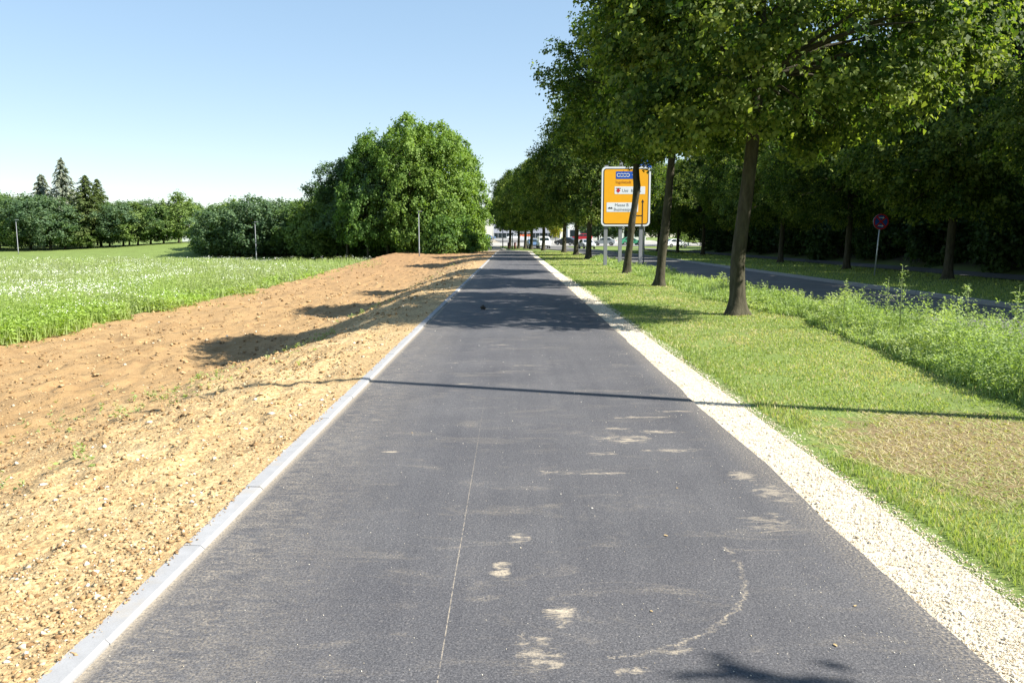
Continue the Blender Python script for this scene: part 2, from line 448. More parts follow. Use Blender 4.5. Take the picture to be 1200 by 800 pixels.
# ------------------------------------------------------------------ terrain heights
PL, PR = -1.645, 1.855          # asphalt edges of the cycle path
def soil_z(X, Y, rough=True):
    X = np.asarray(X, float); Y = np.asarray(Y, float)
    near = np.interp(X, [-16, -13, -11, -9, -7, -5, -3, -1.79], [-1.0, -1.0, -1.04, -1.1, -.98, -.60, -.14, .02])
    wob = vnoise(Y * 0.22, Y * 0 + 3.3, 5) * 0.4
    midw = np.interp(X + wob * sstep(-1.8, -3.2, X), [-16, -13, -11, -8, -6.0, -5.3, -3.2, -2.75, -1.79], [-1.0, -.98, -1.06, -1.14, -1.12, -1.0, -.22, -.08, .02])
    s = sstep(10.5, 19, Y)
    z = near * (1 - s) + midw * s
    e = sstep(38, 90, Y)
    z = z * (1 - e * 0.93) - 0.0 * e
    # second small ledge far along
    if rough:
        d = sstep(-1.85, -2.6, X)
        z = z + d * (fbm(X * 0.9, Y * 0.6, 3, 3) * 0.11 + fbm(X * 4.5, Y * 4.0, 9, 3) * 0.075) + sstep(-1.8, -1.95, X) * fbm(X * 16, Y * 14, 21, 2) * 0.02
        di = sstep(-4.5, -6.5, X)
        z = z + di * (np.abs(fbm(X * 1.7, Y * 1.6, 31, 4)) * 0.13 - 0.04 + fbm(X * 9, Y * 8.5, 37, 2) * .05)
    return z

def far_z(Y): return np.interp(Y, [-50, 88, 110, 135, 200, 260, 400, 3000], [0, 0, -.06, -.15, .9, 1.3, 1.4, 1.4])

def field_z(X, Y):
    z = np.interp(Y, [-50, 20, 60, 88, 105, 128, 170, 3000], [-1.0, -1.0, -1.25, -1.35, -.75, .1, .5, 1.0])
    z = z + 1.0 * np.exp(-((X + 48) / 13.0) ** 2 - ((Y - 126) / 14.0) ** 2)
    return z

def ground_z(X, Y):
    X = np.asarray(X, float); Y = np.asarray(Y, float)
    lf = field_z(X, Y)
    rgt = np.interp(X, [1.87, 2.43, 6.6, 6.9, 7.0, 12.2, 12.3, 12.6, 18.5, 21.4, 24, 34, 60, 200], [-.06, -.01, .03, .03, -.14, -.14, .03, .04, .06, .08, .7, 3.2, 4.5, 5.0])
    rgt = rgt * (1 - sstep(86, 110, Y)) + far_z(Y) * sstep(86, 110, Y) - 0.05 * sstep(86, 96, Y)
    so = soil_z(X, np.minimum(Y, 90), False) - 0.22
    fz = far_z(Y) - 0.06
    k = sstep(88, 112, Y)
    so = so * (1 - k) + fz * k
    a = sstep(-14.2, -13.0, X)
    left = lf * (1 - a) + so * a
    kk = sstep(95, 118, Y) * sstep(-34, -12, X)
    left = left * (1 - kk) + fz * kk
    z = np.where(X < -1.7, left, np.where(X < 1.9, np.where(Y < 93, -.12, fz), rgt))
    return z

def lines(*segs):
    out = []
    for a, b, st in segs:
        n = max(1, int(round((b - a) / st))); out += list(np.linspace(a, b, n, endpoint=False))
    return np.array(sorted(set(out)))

def grid_mesh(name, xs, ys, zf, mat, smooth=True):
    XX, YY = np.meshgrid(xs, ys)
    V = np.stack([XX, YY, zf(XX, YY)], -1).reshape(-1, 3)
    nx, ny = len(xs), len(ys)
    i = (np.arange(ny - 1)[:, None] * nx + np.arange(nx - 1)[None, :]).ravel()
    F = np.stack([i, i + 1, i + nx + 1, i + nx], -1)
    return np_mesh(name, V, F, mat, smooth)

def geom(a, b, k, mn=0.0):
    o = [a]
    while o[-1] < b: o.append(o[-1] + max(o[-1] * k, mn))
    return np.array(o)

gx = np.concatenate([[-3000, -1500, -700, -400, -250, -180], lines((-140, -16, 2.5), (-16, -13, .4), (-13, -1.9, .5)), [-1.72, -1.69, 1.84, 1.88, 2.2, 2.46],
                     lines((2.7, 6.5, .35)), [6.6, 6.88, 6.92, 7.02, 9.7, 12.18, 12.22, 12.3, 12.34, 12.7, 14, 16, 18.45, 20, 21.4], lines((22, 40, 1), (40, 80, 4)), [90, 120, 180, 300, 700, 1500, 3000]])
gy = np.concatenate([[-400, -100, -40, -20], lines((-12, 2, 1.0)), geom(2, 30, .06), lines((30.5, 180, 2.0)), [180, 190, 200, 230, 260, 300, 400, 700, 1500, 3000]])
gx = np.unique(gx); gy = np.unique(gy)
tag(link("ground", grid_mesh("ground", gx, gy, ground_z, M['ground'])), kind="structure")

# bare soil bank and ditch beside the path
sx_ = np.concatenate([lines((-13.7, -9, .11), (-9, -5, .07), (-5, -1.9, .045)), [-1.9, -1.86, -1.81, -1.758]])
sy_ = np.concatenate([lines((-6, 2.2, .4)), geom(2.2, 104, .0105, .035)])
def soil_mesh_z(X, Y):
    z = soil_z(X, Y)
    k = sstep(88, 100, Y)
    edge = sstep(-12.9, -13.7, X) * 0.5
    z = z * (1 - k) + (far_z(Y) - 0.02) * k
    return z - edge - np.where(Y > 103, .3, 0)
tag(link("bare_soil", grid_mesh("bare_soil", np.unique(sx_), np.unique(sy_), soil_mesh_z, M['soil'])), kind="structure")

def ribbon(name, rows, mat, thick=None):
    """rows: (y, xl, xr, z)"""
    V = []; F = []
    nseg = 6
    for (y, xl, xr, z) in rows:
        for k in range(nseg + 1): V.append((xl + (xr - xl) * k / nseg, y, z))
    for i in range(len(rows) - 1):
        for k in range(nseg):
            a = i * (nseg + 1) + k
            F.append((a, a + 1, a + nseg + 2, a + nseg + 1))
    return np_mesh(name, np.array(V), np.array(F), mat)

# cycle path asphalt with a slightly wandering right edge
rows = []
for y in np.concatenate([lines((-8, 2, .5), (2, 30, .12), (30, 94, .6)), [94.0]]):
    r = PR + float(fbm(np.array([y * 0.9]), np.array([1.7]), 44, 3)[0]) * 0.035 + float(vnoise(np.array([y * 7.0]), np.array([0.2]), 4)[0]) * 0.012
    rows.append((y, PL, r, 0.0))
for (y, l, r) in ((94.6, -2.6, 1.75), (96, -3.9, 1.2), (99, -4.2, .4), (103, -4.45, -.5), (112, -4.75, -1.45), (122, -5.1, -1.8), (135, -5.5, -2.0), (165, -5.9, -2.5), (205, -6.3, -3.0)):
    rows.append((y, l, r, float(far_z(y)) + 0.012))
me = ribbon("cycle_path", rows, M['asphalt'])
tag(link("cycle_path", me), kind="structure")
# the broken right asphalt edge: a thin side face
mb = MB()
rr = [r for r in rows if r[0] < 60]
for a, b in zip(rr[:-1], rr[1:]):
    mb.poly([(a[2], a[0], 0), (b[2], b[0], 0), (b[2] + .015, b[0], -.05), (a[2] + .015, a[0], -.05)])
tag(mb.obj("path_edge", M['asphalt']), kind="structure")

# gravel shoulder
def gedge(y): return 2.42 + float(fbm(np.array([y * 1.3]), np.array([7.7]), 61, 4)[0]) * 0.13
gr_rows = [(y, 1.80, gedge(y) + .10, -0.022) for y in np.concatenate([lines((-8, 2, .5), (2, 30, .1), (30, 92, .6)), [92.0]])]
tag(link("gravel_shoulder", ribbon("gravel_shoulder", gr_rows, M['gravel_bed'])), kind="structure")

# pale gravel rim round the corner where the path swings left
mb = MB()
rim = [(1.9, 91.5), (1.85, 95), (1.3, 97), (.5, 100), (-.4, 104), (-1.35, 112.5), (-1.7, 122), (-1.9, 135)]
for (x0, y0), (x1, y1) in zip(rim[:-1], rim[1:]):
    mb.poly([(x0 - .05, y0, far_z(y0) + .03), (x0 + .55, y0, far_z(y0) + .03), (x1 + .55, y1, far_z(y1) + .03), (x1 - .05, y1, far_z(y1) + .03)])
tag(mb.obj("gravel_rim", M['gravel_bed']), kind="structure")
mb = MB()
rim = [(-4.3, 99), (-4.6, 103), (-4.9, 112), (-5.25, 122), (-5.6, 135)]
for (x0, y0), (x1, y1) in zip(rim[:-1], rim[1:]):
    mb.poly([(x0 - .25, y0, far_z(y0) + .06), (x0 + .0, y0, far_z(y0) + .06), (x1 + .0, y1, far_z(y1) + .06), (x1 - .25, y1, far_z(y1) + .06)])
tag(mb.obj("kerb_line", M['kerb']), kind="structure")
mb = MB()
strip = [(-5.0, 99), (-5.6, 106), (-6.3, 116), (-7, 128)]
for (x0, y0), (x1, y1) in zip(strip[:-1], strip[1:]):
    mb.poly([(x0 - 4.2, y0, far_z(y0) + .18), (x0 + .4, y0, far_z(y0) + .035), (x1 + .9, y1, far_z(y1) + .035), (x1 - 2.5, y1, far_z(y1) + .18)])
tag(mb.obj("soil_strip", M['soil']), kind="structure")

# road on the right with kerbs, verge and footway
def road_c(y): return float(np.interp(y, [-20, 88, 100, 112, 125, 140, 160, 185, 215], [9.6, 9.6, 9.35, 8.7, 7.6, 6.0, 3.8, 1.5, 0.0]))
def road_w(y): return float(np.interp(y, [-20, 95, 125, 160, 215], [2.6, 2.6, 3.6, 4.6, 5.0]))
ry = np.concatenate([lines((-20, 90, 5.0), (90, 215, 3.0)), [215.0]])
rrows = [(y, road_c(y) - road_w(y), road_c(y) + road_w(y), float(far_z(y)) - .07 + .10 * float(sstep(86, 100, y))) for y in ry]
tag(link("road", ribbon("road", rrows, M['road'])), kind="structure")
tag(link("side_street", ribbon("side_street", [(y, -9 + (y > 149) * 2, 70, float(far_z(y)) + .06) for y in (146, 150, 155, 160, 166, 172)], M['pave'])), kind="structure")
tag(link("forecourt", ribbon("forecourt", [(y, -14, 22, float(far_z(y)) + .05) for y in (205, 212, 220, 230, 240)], M['pave'])), kind="structure")
for nm, off, sgn in (("near_kerb", -1, -1), ("far_kerb", 1, 1)):
    k = empty(nm); tag(k, kind="structure")
    km = MB(); km.prism([(-.07, -.12), (.07, -.12), (.07, .028), (.05, .045), (-.07, .045)], 0, 1.98)
    kmesh = km.mesh("kerb_stone", M['kerb'])
    y = 6.0
    while y < 86:
        link("kerb_stone", kmesh, k, (9.6 + sgn * 2.68, y, .0), (0, 0, 0)); y += 2.0
tag(link("footway", ribbon("footway", [(y, 18.6, 21.2, .10 + float(far_z(y))) for y in lines((-20, 130, 5.0))], M['road'])), kind="structure")

# ------------------------------------------------------------------ kerb of the cycle path, stone by stone
kr = empty("path_kerb"); tag(kr, kind="structure")
km = MB(); km.prism([(-.115, -.16), (.0, -.16), (.0, .008), (-.018, .025), (-.109, .027), (-.115, .021)], 0.0, 0.994)
kmesh = km.mesh("kerb_stone", M['kerb'])
for i in range(99):
    y = -4.94 + i * 1.0
    o = link("kerb_stone", kmesh, kr, (PL + random.uniform(-.003, .003), y, random.uniform(-.003, .003)), (0, 0, random.uniform(-.002, .002)))

# ------------------------------------------------------------------ scattered stones
OCT = np.array([(1,0,0),(-1,0,0),(0,1,0),(0,-1,0),(0,0,1),(0,0,-1)], float)
OF = np.array([(0,2,4),(2,1,4),(1,3,4),(3,0,4),(2,0,5),(1,2,5),(3,1,5),(0,3,5)])
def stones(name, P, size, mat, tint):
    n = len(P)
    J = 1 + rng.uniform(-.38, .38, (n, 6, 3))
    S = size[:, None, None] * np.stack([rng.uniform(.7, 1.3, n), rng.uniform(.7, 1.3, n), rng.uniform(.4, .75, n)], -1)[:, None, :]
    V = OCT[None] * J * S + rng.uniform(-.25, .25, (n, 6, 3)) * size[:, None, None]
    a = rng.uniform(0, 6.283, n); ca, sa = np.cos(a)[:, None], np.sin(a)[:, None]
    x = V[..., 0] * ca - V[..., 1] * sa; y = V[..., 0] * sa + V[..., 1] * ca
    V = np.stack([x, y, V[..., 2]], -1) + P[:, None, :]
    F = (OF[None] + (np.arange(n) * 6)[:, None, None]).reshape(-1, 3)
    return np_mesh(name, V.reshape(-1, 3), F, mat, False, np.repeat(tint, 8))

def sample_y(n, a, b, p):
    """distances with density falling as y**-p"""
    u = rng.random(n)
    if abs(p - 1) < 1e-6: return a * (b / a) ** u
    q = 1 - p
    return (a**q + u * (b**q - a**q)) ** (1 / q)

n = 42000
Y = sample_y(n, 2.1, 42, 2.0); X = -1.80 - rng.random(n) ** 1.15 * np.minimum(11, Y * .75 + .6)
keep = X > -12.6; X, Y = X[keep], Y[keep]; n = len(X)
keep = (fbm(X * 1.1, Y * .9, 71, 3) + rng.uniform(-.5, .5, n)) > -.22; X, Y = X[keep], Y[keep]; n = len(X)
sz = np.exp(rng.normal(-4.75, .55, n)) * (0.62 + Y * .05); sz = np.clip(sz, .0035, .012 + .0022 * Y)
sz = np.where(X < -5.0, sz * 1.15, sz)
tn = np.clip(rng.beta(2.2, 2.3, n) + (rng.random(n) > .965) * .5, 0, 1)
link_o = link("soil_stones", stones("soil_stones", np.stack([X, Y, soil_z(X, Y) + sz * .18], -1), sz, M['soil_stone'], tn))
tag(link_o, "loose stones and crumbs strewn over the bare ochre soil", "stones", kind="stuff")

n = 36000
Y = sample_y(n, 2.2, 34, 1.75)
ge = 2.42 + fbm(Y * 1.3, Y * 0 + 7.7, 61, 4) * .13
X = 1.83 + rng.random(n) ** .95 * (ge + rng.normal(0, .035, n) - 1.83)
sz = np.clip(np.exp(rng.normal(-5.0, .38, n)) * (.33 + .05 * Y), .0016, .03)
tn = np.clip(rng.beta(2.4, 1.7, n), 0, 1)
# browner crumbs near both rims
rimk = np.maximum(sstep(.10, .0, X - 1.83), sstep(-.14, .02, X - ge)); tn = np.clip(tn - rimk * rng.random(n) * .55, 0, 1)
tag(link("shoulder_gravel", stones("shoulder_gravel", np.stack([X, Y, -.018 + sz * .35], -1), sz, M['gravel_stone'], tn)), "pale crushed lime gravel filling the strip beside the asphalt", "gravel", kind="stuff")

n = 1700
Y = sample_y(n, 2.3, 16, 1.6); X = rng.uniform(PL + .03, PR - .02, n)
X = np.where(rng.random(n) < .35, PR - np.abs(rng.normal(0, .3, n)), X); X = np.clip(X, PL + .03, PR + .02)
sz = np.clip(np.exp(rng.normal(-6.15, .38, n)), .0014, .008) * (0.75 + .05 * Y)
tag(link("path_grit", stones("path_grit", np.stack([X, Y, sz * .3 + .001], -1), sz, M['gravel_stone'], np.clip(rng.beta(3, 1.6, n), 0, 1))), "grains of pale grit scattered over the dark asphalt", "grit", kind="stuff")

n = 700
Y = sample_y(n, 2.4, 22, 1.5); X = PL - .118 + np.abs(rng.normal(0, .02, n)); sz = np.clip(np.exp(rng.normal(-5.5, .5, n)) * (.8 + .06 * Y), .002, .012)
tag(link("kerb_crumbs", stones("kerb_crumbs", np.stack([np.minimum(X, PL - .03), Y, .027 + sz * .3], -1), sz, M['soil_stone'], rng.beta(2, 2, n))), "crumbs of soil spilt along the back of the concrete kerb", "crumbs", kind="stuff")
# clods and crumbs on the dug-over ditch floor
n = 19000
Y = sample_y(n, 7.5, 70, 1.35); X = np.where(rng.random(n) < .8, rng.uniform(-12.8, -4.2, n), rng.uniform(-4.2, -2.2, n))
dn = fbm(X * .7, Y * .55, 141, 3); trk = np.exp(-((X + 7.7) / .5) ** 2)
ok = dn - trk * .4 + rng.uniform(-.4, .4, n) > -.05; X, Y = X[ok], Y[ok]; n = len(X)
sz = np.clip(np.exp(rng.normal(-3.95, .62, n)) * (.7 + .016 * Y), .008, np.clip(.010 + .0026 * Y, 0, .12))
tag(link("soil_clods", stones("soil_clods", np.stack([X, Y, soil_z(X, Y) + sz * .1], -1), sz, M['clod'], rng.beta(1.6, 2, n))), "lumpy clods of brown earth over the dug ditch floor", "clods", kind="stuff")

# ------------------------------------------------------------------ leaf cards (real small faces spread through the volume)
def unit(a): return a / np.maximum(np.linalg.norm(a, axis=-1, keepdims=True), 1e-6)
def leaf_cards(C, axis, nrm, L, W, fold=.18):
    u = unit(axis); wv = unit(np.cross(nrm, u)); nn = np.cross(u, wv)
    L = L[:, None]; W = W[:, None]
    b = C - u * L * .5; t = C + u * L * .5 - nn * L * .08
    s1 = C - u * L * .06 + wv * W * .5 + nn * W * fold; s2 = C - u * L * .06 - wv * W * .5 + nn * W * fold
    V = np.stack([b, s1, t, s2], 1).reshape(-1, 3)
    F = np.arange(len(C) * 4).reshape(-1, 4)
    return V, F

def rand_dir(n):
    v = rng.normal(size=(n, 3)); return unit(v)

def crown_mesh(name, mat, h0, h1, rad, nclump, per, leaf, prof, clump_r=.75, seed=1, inner=.45, flat=.7, drop=.5, tint0=.5, irr=.38, out_bias=.42):
    """crown between heights h0 and h1 around the z axis; returns mesh and clump centres"""
    global rng
    keep_rng = rng; rng = np.random.default_rng(1000 + seed)
    st = rng.random
    t = st(nclump) ; a = st(nclump) * 6.2832
    pr = np.array([prof(x) for x in t])
    acc = st(nclump) < (0.25 + .75 * pr); t, a, pr = t[acc], a[acc], pr[acc]
    ir = fbm(np.cos(a) * 1.7 + 5 + seed, np.sin(a) * 1.7 + t * 3.1, seed, 3)
    Rr = rad * pr * (1 + irr * ir)
    r = Rr * (inner + (1 - inner) * st(len(t)) ** out_bias)
    C = np.stack([r * np.cos(a), r * np.sin(a), h0 + (h1 - h0) * t + rng.normal(0, .12, len(t))], -1)
    n = len(C)
    cr = clump_r * rng.uniform(.55, 1.3, n)
    cnt = np.maximum(8, (per * (cr / clump_r) ** 2).astype(int))
    idx = np.repeat(np.arange(n), cnt); N = len(idx)
    K = 7
    tw = rand_dir(n * K).reshape(n, K, 3)
    oc = unit(np.stack([C[:, 0], C[:, 1], (C[:, 2] - (h0 + h1) / 2) * .8], -1))
    tw = unit(tw + oc[:, None, :] * .45)
    kk = rng.integers(0, K, N); f = st(N) ** .62
    d = unit(tw[idx, kk] + rng.normal(0, .16, (N, 3)))
    P = C[idx] + d * (cr[idx] * f * rng.uniform(.75, 1.25, (n, K))[idx, kk])[:, None] * np.array([1, 1, flat]) + rng.normal(0, leaf * .45, (N, 3))
    P[:, 2] -= (np.hypot(P[:, 0] - C[idx, 0], P[:, 1] - C[idx, 1])) * .25
    outw = unit(np.stack([P[:, 0], P[:, 1], (P[:, 2] - (h0 + h1) / 2) * .6], -1))
    nrm = unit(outw * .55 + d * .35 + np.array([0, 0, .55]) + rng.normal(0, .42, (N, 3)))
    ax = unit(outw * .5 + rng.normal(0, .6, (N, 3)) + np.array([0, 0, -drop]))
    L = leaf * rng.uniform(.7, 1.35, N); W = L * rng.uniform(.62, .9, N)
    V, F = leaf_cards(P, ax, nrm, L, W)
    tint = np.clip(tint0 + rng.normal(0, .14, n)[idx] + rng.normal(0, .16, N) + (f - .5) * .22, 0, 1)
    rng = keep_rng
    return np_mesh(name, V, F, mat, False, tint), C

def limbs_mesh(name, mat, C, z_top, z_low, r0, nlimb, bole=((0, 0),), sides=6, lean=(0, 0)):
    """limbs from the axis to clump centres"""
    mb = MB()
    mb.tube([(lean[0] * z, lean[1] * z, z) for z in np.linspace(z_low - .3, z_top + .3, 5)], [r0 * .5, r0 * .42, r0 * .34, r0 * .24, r0 * .1], sides, False)
    sel = rng.permutation(len(C))[:nlimb]
    for i in sel:
        c = Vector(C[i]); d = math.hypot(c.x, c.y)
        zs = max(z_low, min(z_top, c.z - d * rng.uniform(.55, 1.0)))
        p0 = Vector((lean[0] * zs, lean[1] * zs, zs))
        k = r0 * (1 - (zs - z_low) / max(.1, (z_top * 1.25 - z_low))) * rng.uniform(.30, .5)
        pts = []
        for q in range(5):
            f = q / 4
            p = p0.lerp(c, f) + Vector((rng.normal(0, .05), rng.normal(0, .05), math.sin(f * 3.14) * d * .08)) * (0 if q in (0,) else 1)
            pts.append(p)
        mb.tube(pts, [k, k * .78, k * .55, k * .36, k * .12], sides, False)
    return mb.mesh(name, mat, True)

def bole_mesh(name, mat, ctrl, flare=1.6, sides=14, seed=0, knobs=.04):
    """ctrl: list (x, y, z, radius); interpolated, with root flare and bumps"""
    zs = [c[2] for c in ctrl]
    n = 34
    V = []; F = []
    zz = np.concatenate([np.linspace(zs[0], zs[0] + .5, 8, endpoint=False), np.linspace(zs[0] + .5, zs[-1], n - 8)])
    for i, z in enumerate(zz):
        x = np.interp(z, zs, [c[0] for c in ctrl]); y = np.interp(z, zs, [c[1] for c in ctrl]); r = np.interp(z, zs, [c[3] for c in ctrl])
        fl = 1 + (flare - 1) * math.exp(-max(0, z) / .16)
        for k in range(sides):
            a = 6.28318 * k / sides
            lob = 1 + (.16 * math.sin(a * 3 + seed) + .12 * math.sin(a * 5 + 2 * seed)) * math.exp(-max(0, z) / .22)
            b = 1 + knobs * 2 * float(vnoise(np.array([math.cos(a) * 1.3 + 4 + seed]), np.array([z * 2.2 + math.sin(a)]), seed)[0])
            V.append((x + math.cos(a) * r * fl * lob * b, y + math.sin(a) * r * fl * lob * b, z))
    for i in range(len(zz) - 1):
        for k in range(sides):
            k2 = (k + 1) % sides
            F.append((i*sides+k, i*sides+k2, (i+1)*sides+k2, (i+1)*sides+k))
    return np_mesh(name, np.array(V), np.array(F), mat, True)

def p_ovoid(t): return max(0.0, math.sin(math.pi * min(1, (t * .9 + .10))) ** .7) * (1.06 - .45 * t)
def p_round(t): return max(0.0, (1 - (2 * t - 1) ** 2)) ** .5
def p_bush(t): return max(0.05, (1 - t ** 2.2)) ** .6 * (.72 + .28 * min(1, t * 4))
def p_high(t): return max(0.0, (1 - (2 * t - 1) ** 4)) ** .5 * (1.0 - .2 * t)

def tree(name, loc, label, group, cat, bole, limbs, crown, rot=0, scale=1.0, cscale=(1, 1, 1), coff=(0, 0, 0)):
    t = empty(name, loc, 0, scale)
    tag(t, label, cat, group)
    if bole: link("trunk", bole, t)
    if limbs: link("limbs", limbs, t, coff, (0, 0, rot), cscale)
    link("crown", crown, t, coff, (0, 0, rot), cscale)
    return t

# ---- roadside lindens
VAR = []
for s, (h0, h1, rad, ncl, per, lf) in enumerate(((2.9, 10.4, 4.3, 800, 212, .106), (2.9, 10.2, 4.1, 720, 176, .114), (2.8, 10.2, 4.1, 620, 130, .132))):
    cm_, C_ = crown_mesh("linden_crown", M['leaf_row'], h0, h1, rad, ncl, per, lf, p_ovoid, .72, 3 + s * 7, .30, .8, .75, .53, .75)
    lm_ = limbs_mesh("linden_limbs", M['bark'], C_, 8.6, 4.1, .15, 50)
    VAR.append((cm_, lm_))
boleA = bole_mesh("linden_bole", M['bark'], [(0, 0, -.1, .20), (0.02, 0, .4, .165), (.0, 0, 1.2, .148), (.14, 0, 2.6, .140), (.26, 0, 4.0, .130), (.3, 0, 6.5, .10), (.32, 0, 9, .03)], 1.5, 16, 2)
boleB = bole_mesh("linden_bole", M['bark'], [(0, 0, -.1, .18), (.05, 0, 1, .155), (.16, 0, 2.2, .148), (.22, 0, 3, .135), (.3, 0, 4.4, .12), (.33, 0, 6.5, .09), (.34, 0, 9, .03)], 1.4, 14, 5, .09)
boleC = bole_mesh("linden_bole", M['bark'], [(0, 0, -.1, .20), (.06, 0, .8, .17), (.16, 0, 1.7, .16), (.22, 0, 2.6, .17), (.34, 0, 3.3, .15), (.43, 0, 4.1, .175), (.36, 0, 4.7, .17), (.40, 0, 5.6, .11), (.4, 0, 9, .03)], 1.35, 14, 9, .14)
boleD = bole_mesh("linden_bole", M['bark'], [(0, 0, -.1, .20), (.02, .02, 1, .17), (.05, 0, 2.5, .155), (.04, 0, 4.5, .13), (.02, 0, 9, .03)], 1.6, 10, 4, .08)
G1 = "lindens in the row beside the cycle path"
LF = "%s linden past the yellow direction sign in the row beside the path"
ROW1 = [(4.78, 16.9, boleA, 0, .4, 1.00, "linden with thick dark trunk and flared foot beside the tall weeds", (.28, 0, 1.1)),
        (5.02, 27.0, boleB, 1, 2.1, .98, "linden with pale side-lit trunk between the flared-foot linden and the yellow sign", (.3, 0, 2.6)),
        (5.25, 36.5, boleC, 2, 4.0, .94, "linden whose crooked trunk crosses the front of the yellow direction sign", (.38, 0, 3.5)),
        (5.75, 60.0, boleD, 0, 1.2, 1.16, LF % 'first', (0, 0, 0)), (5.85, 73.0, boleD, 1, 5.1, 1.14, LF % 'second', (0, 0, 0)), (5.6, 86.0, boleD, 2, 3.3, 1.2, LF % 'third', (0, 0, 0)),
        (4.1, 104.5, boleD, 2, .3, 1.22, LF % 'fourth', (0, 0, 0)), (2.85, 118.0, boleD, 1, 2.6, 1.25, LF % 'fifth', (0, 0, 0)), (2.1, 127.0, boleD, 2, 4.7, 1.2, LF % 'sixth', (0, 0, 0)),
        (1.1, 133.0, boleD, 0, 5.6, 1.2, LF % 'seventh', (0, 0, 0)), (-.35, 139.0, boleD, 2, 1.9, 1.25, LF % 'last', (0, 0, 0)),
        (6.85, -3.45, boleD, 2, 1.1, 1.0, "linden of the roadside row behind the viewer casting leaf shadows on the asphalt", (0, 0, 0))]
for (x, y, bo, vi, rot, s, lab, off) in ROW1:
    z = float(ground_z(x, y)) - .0
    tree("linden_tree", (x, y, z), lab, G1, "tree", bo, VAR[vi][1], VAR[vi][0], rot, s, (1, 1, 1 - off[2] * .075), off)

VL = ["verge tree across the road, on the side of the no-stopping sign facing the tall weeds", "verge tree with dark trunk right beside the no-stopping sign"] + ["%s verge tree past the no-stopping sign between road and footway" % q for q in ("first", "second", "third", "fourth", "fifth", "sixth", "last")]
G2 = "trees in the row between road and footway"
for i, (x, y, s) in enumerate(((16.4, 20.5, .9), (16.6, 30.3, .92), (16.8, 40.0, .90), (17.0, 50.5, .92), (17.2, 61, .9), (17.2, 72, .92), (17.2, 83, .9), (17.2, 94, .95), (17.4, 106, .95))):
    tree("verge_tree", (x, y, .05), VL[i], G2, "tree", boleD, VAR[(i + 1) % 3][1], VAR[(i + 1) % 3][0], i * 1.7 + .5, s)

# ---- woodland on the bank at the right
WV = []
for s in range(2):
    cm_, C_ = crown_mesh("woodland_crown", M['leaf_wood'], 1.2, 14.5, 4.6, 420, 80, .25, p_bush, 1.15, 41 + s * 5, .3, .8, .4, .42, .6)
    WV.append((cm_, limbs_mesh("woodland_limbs", M['bark_dark'], C_, 12, 2.2, .26, 30)))
boleW = bole_mesh("woodland_bole", M['bark_dark'], [(0, 0, -.4, .26), (.05, 0, 2, .22), (.0, .1, 6, .17), (.1, 0, 13, .04)], 1.5, 10, 7)
k = 0
for yi in range(-2, 11):
    for xi in range(2):
        x = 25.3 + xi * 6.2 + random.uniform(-.9, .9) + (yi % 2) * 1.2; y = 6 + yi * 9.0 + xi * 4.0 + random.uniform(-1.4, 1.4)
        tree("woodland_tree", (x, y, float(ground_z(x, y))), "tall dark woodland tree on the bank behind the footway", "woodland trees on the shaded bank", "tree",
             boleW, WV[k % 2][1], WV[k % 2][0], random.uniform(0, 6.28), random.uniform(.93, 1.1)); k += 1

# dark undergrowth at the foot of the bank
cmU, CU = crown_mesh("undergrowth_crown", M['leaf_wood'], .0, 3.2, 2.0, 110, 60, .2, p_bush, .62, 211, .3, .85, .2, .4)
lmU = limbs_mesh("undergrowth_stems", M['bark_dark'], CU, .5, .02, .09, 12)
for i in range(26):
    x = 22.9 + (i % 2) * 1.3 + random.uniform(-.25, .25); y = 8 + i * 3.4
    t = empty("undergrowth_shrub", (x, y, float(ground_z(x, y))), random.uniform(0, 6.28), random.uniform(.8, 1.2))
    tag(t, "dark shrub in the shade at the foot of the wooded bank", "shrub", "undergrowth shrubs along the wooded bank")
    link("stems", lmU, t); link("foliage", cmU, t)

# ---- grove left of the path end
CV = []
for s in range(4):
    cm_, C_ = crown_mesh("grove_crown", (M['leaf_clump'], M['leaf_light'], M['leaf_clump'], M['leaf_belt_blue'])[s], (.5, .5, 2.6, 3.6)[s], 14.2, 4.6, 460, 92, .25, (p_bush, p_high, p_bush, p_high)[s], .95, 91 + s * 11, .35, .95, .3, (.52, .72, .42, .36)[s], .95, .6)
    CV.append((cm_, limbs_mesh("grove_limbs", M['bark_dark'], C_, 12, 1.5, .22, 26)))
boleG = bole_mesh("grove_bole", M['bark_dark'], [(0, 0, -.3, .22), (.05, 0, 2, .18), (0, 0, 8, .1), (0, 0, 12.5, .03)], 1.4, 9, 3)
def px(x, Y): return (x - 600) / 930.0 * Y
GL = "bushy tree of the big grove left of the path's far end"
for (xp, Yd, h, wd, v, lab) in ((512, 94, 14.9, 1.0, 1, "tallest light green tree of the grove left of the path's far end"), (482, 92, 15.6, .85, 1, "light green tree of the grove standing behind the lamp post on the soil bank"), (455, 95, 13.6, .95, 3, GL), (432, 93, 14.6, .75, 2, "darker grove tree with ragged top left of the lamp post on the soil bank"), (408, 95, 11.8, .85, 3, GL),
                                (530, 98, 14.4, .9, 1, "bright green grove tree nearest the cycle path"), (543, 106, 13.2, .7, 0, GL), (396, 101, 9.6, .8, 2, GL), (497, 101, 15.6, .95, 2, GL), (460, 104, 14.8, .9, 3, GL), (421, 104, 13.0, .8, 2, GL)):
    x = px(xp, Yd); z = float(ground_z(x, Yd)); s = h / 14.6
    tree("grove_tree", (x, Yd, z), lab, "trees of the grove left of the path", "tree", boleG, CV[v][1], CV[v][0], random.uniform(0, 6.28), (wd, wd, s))
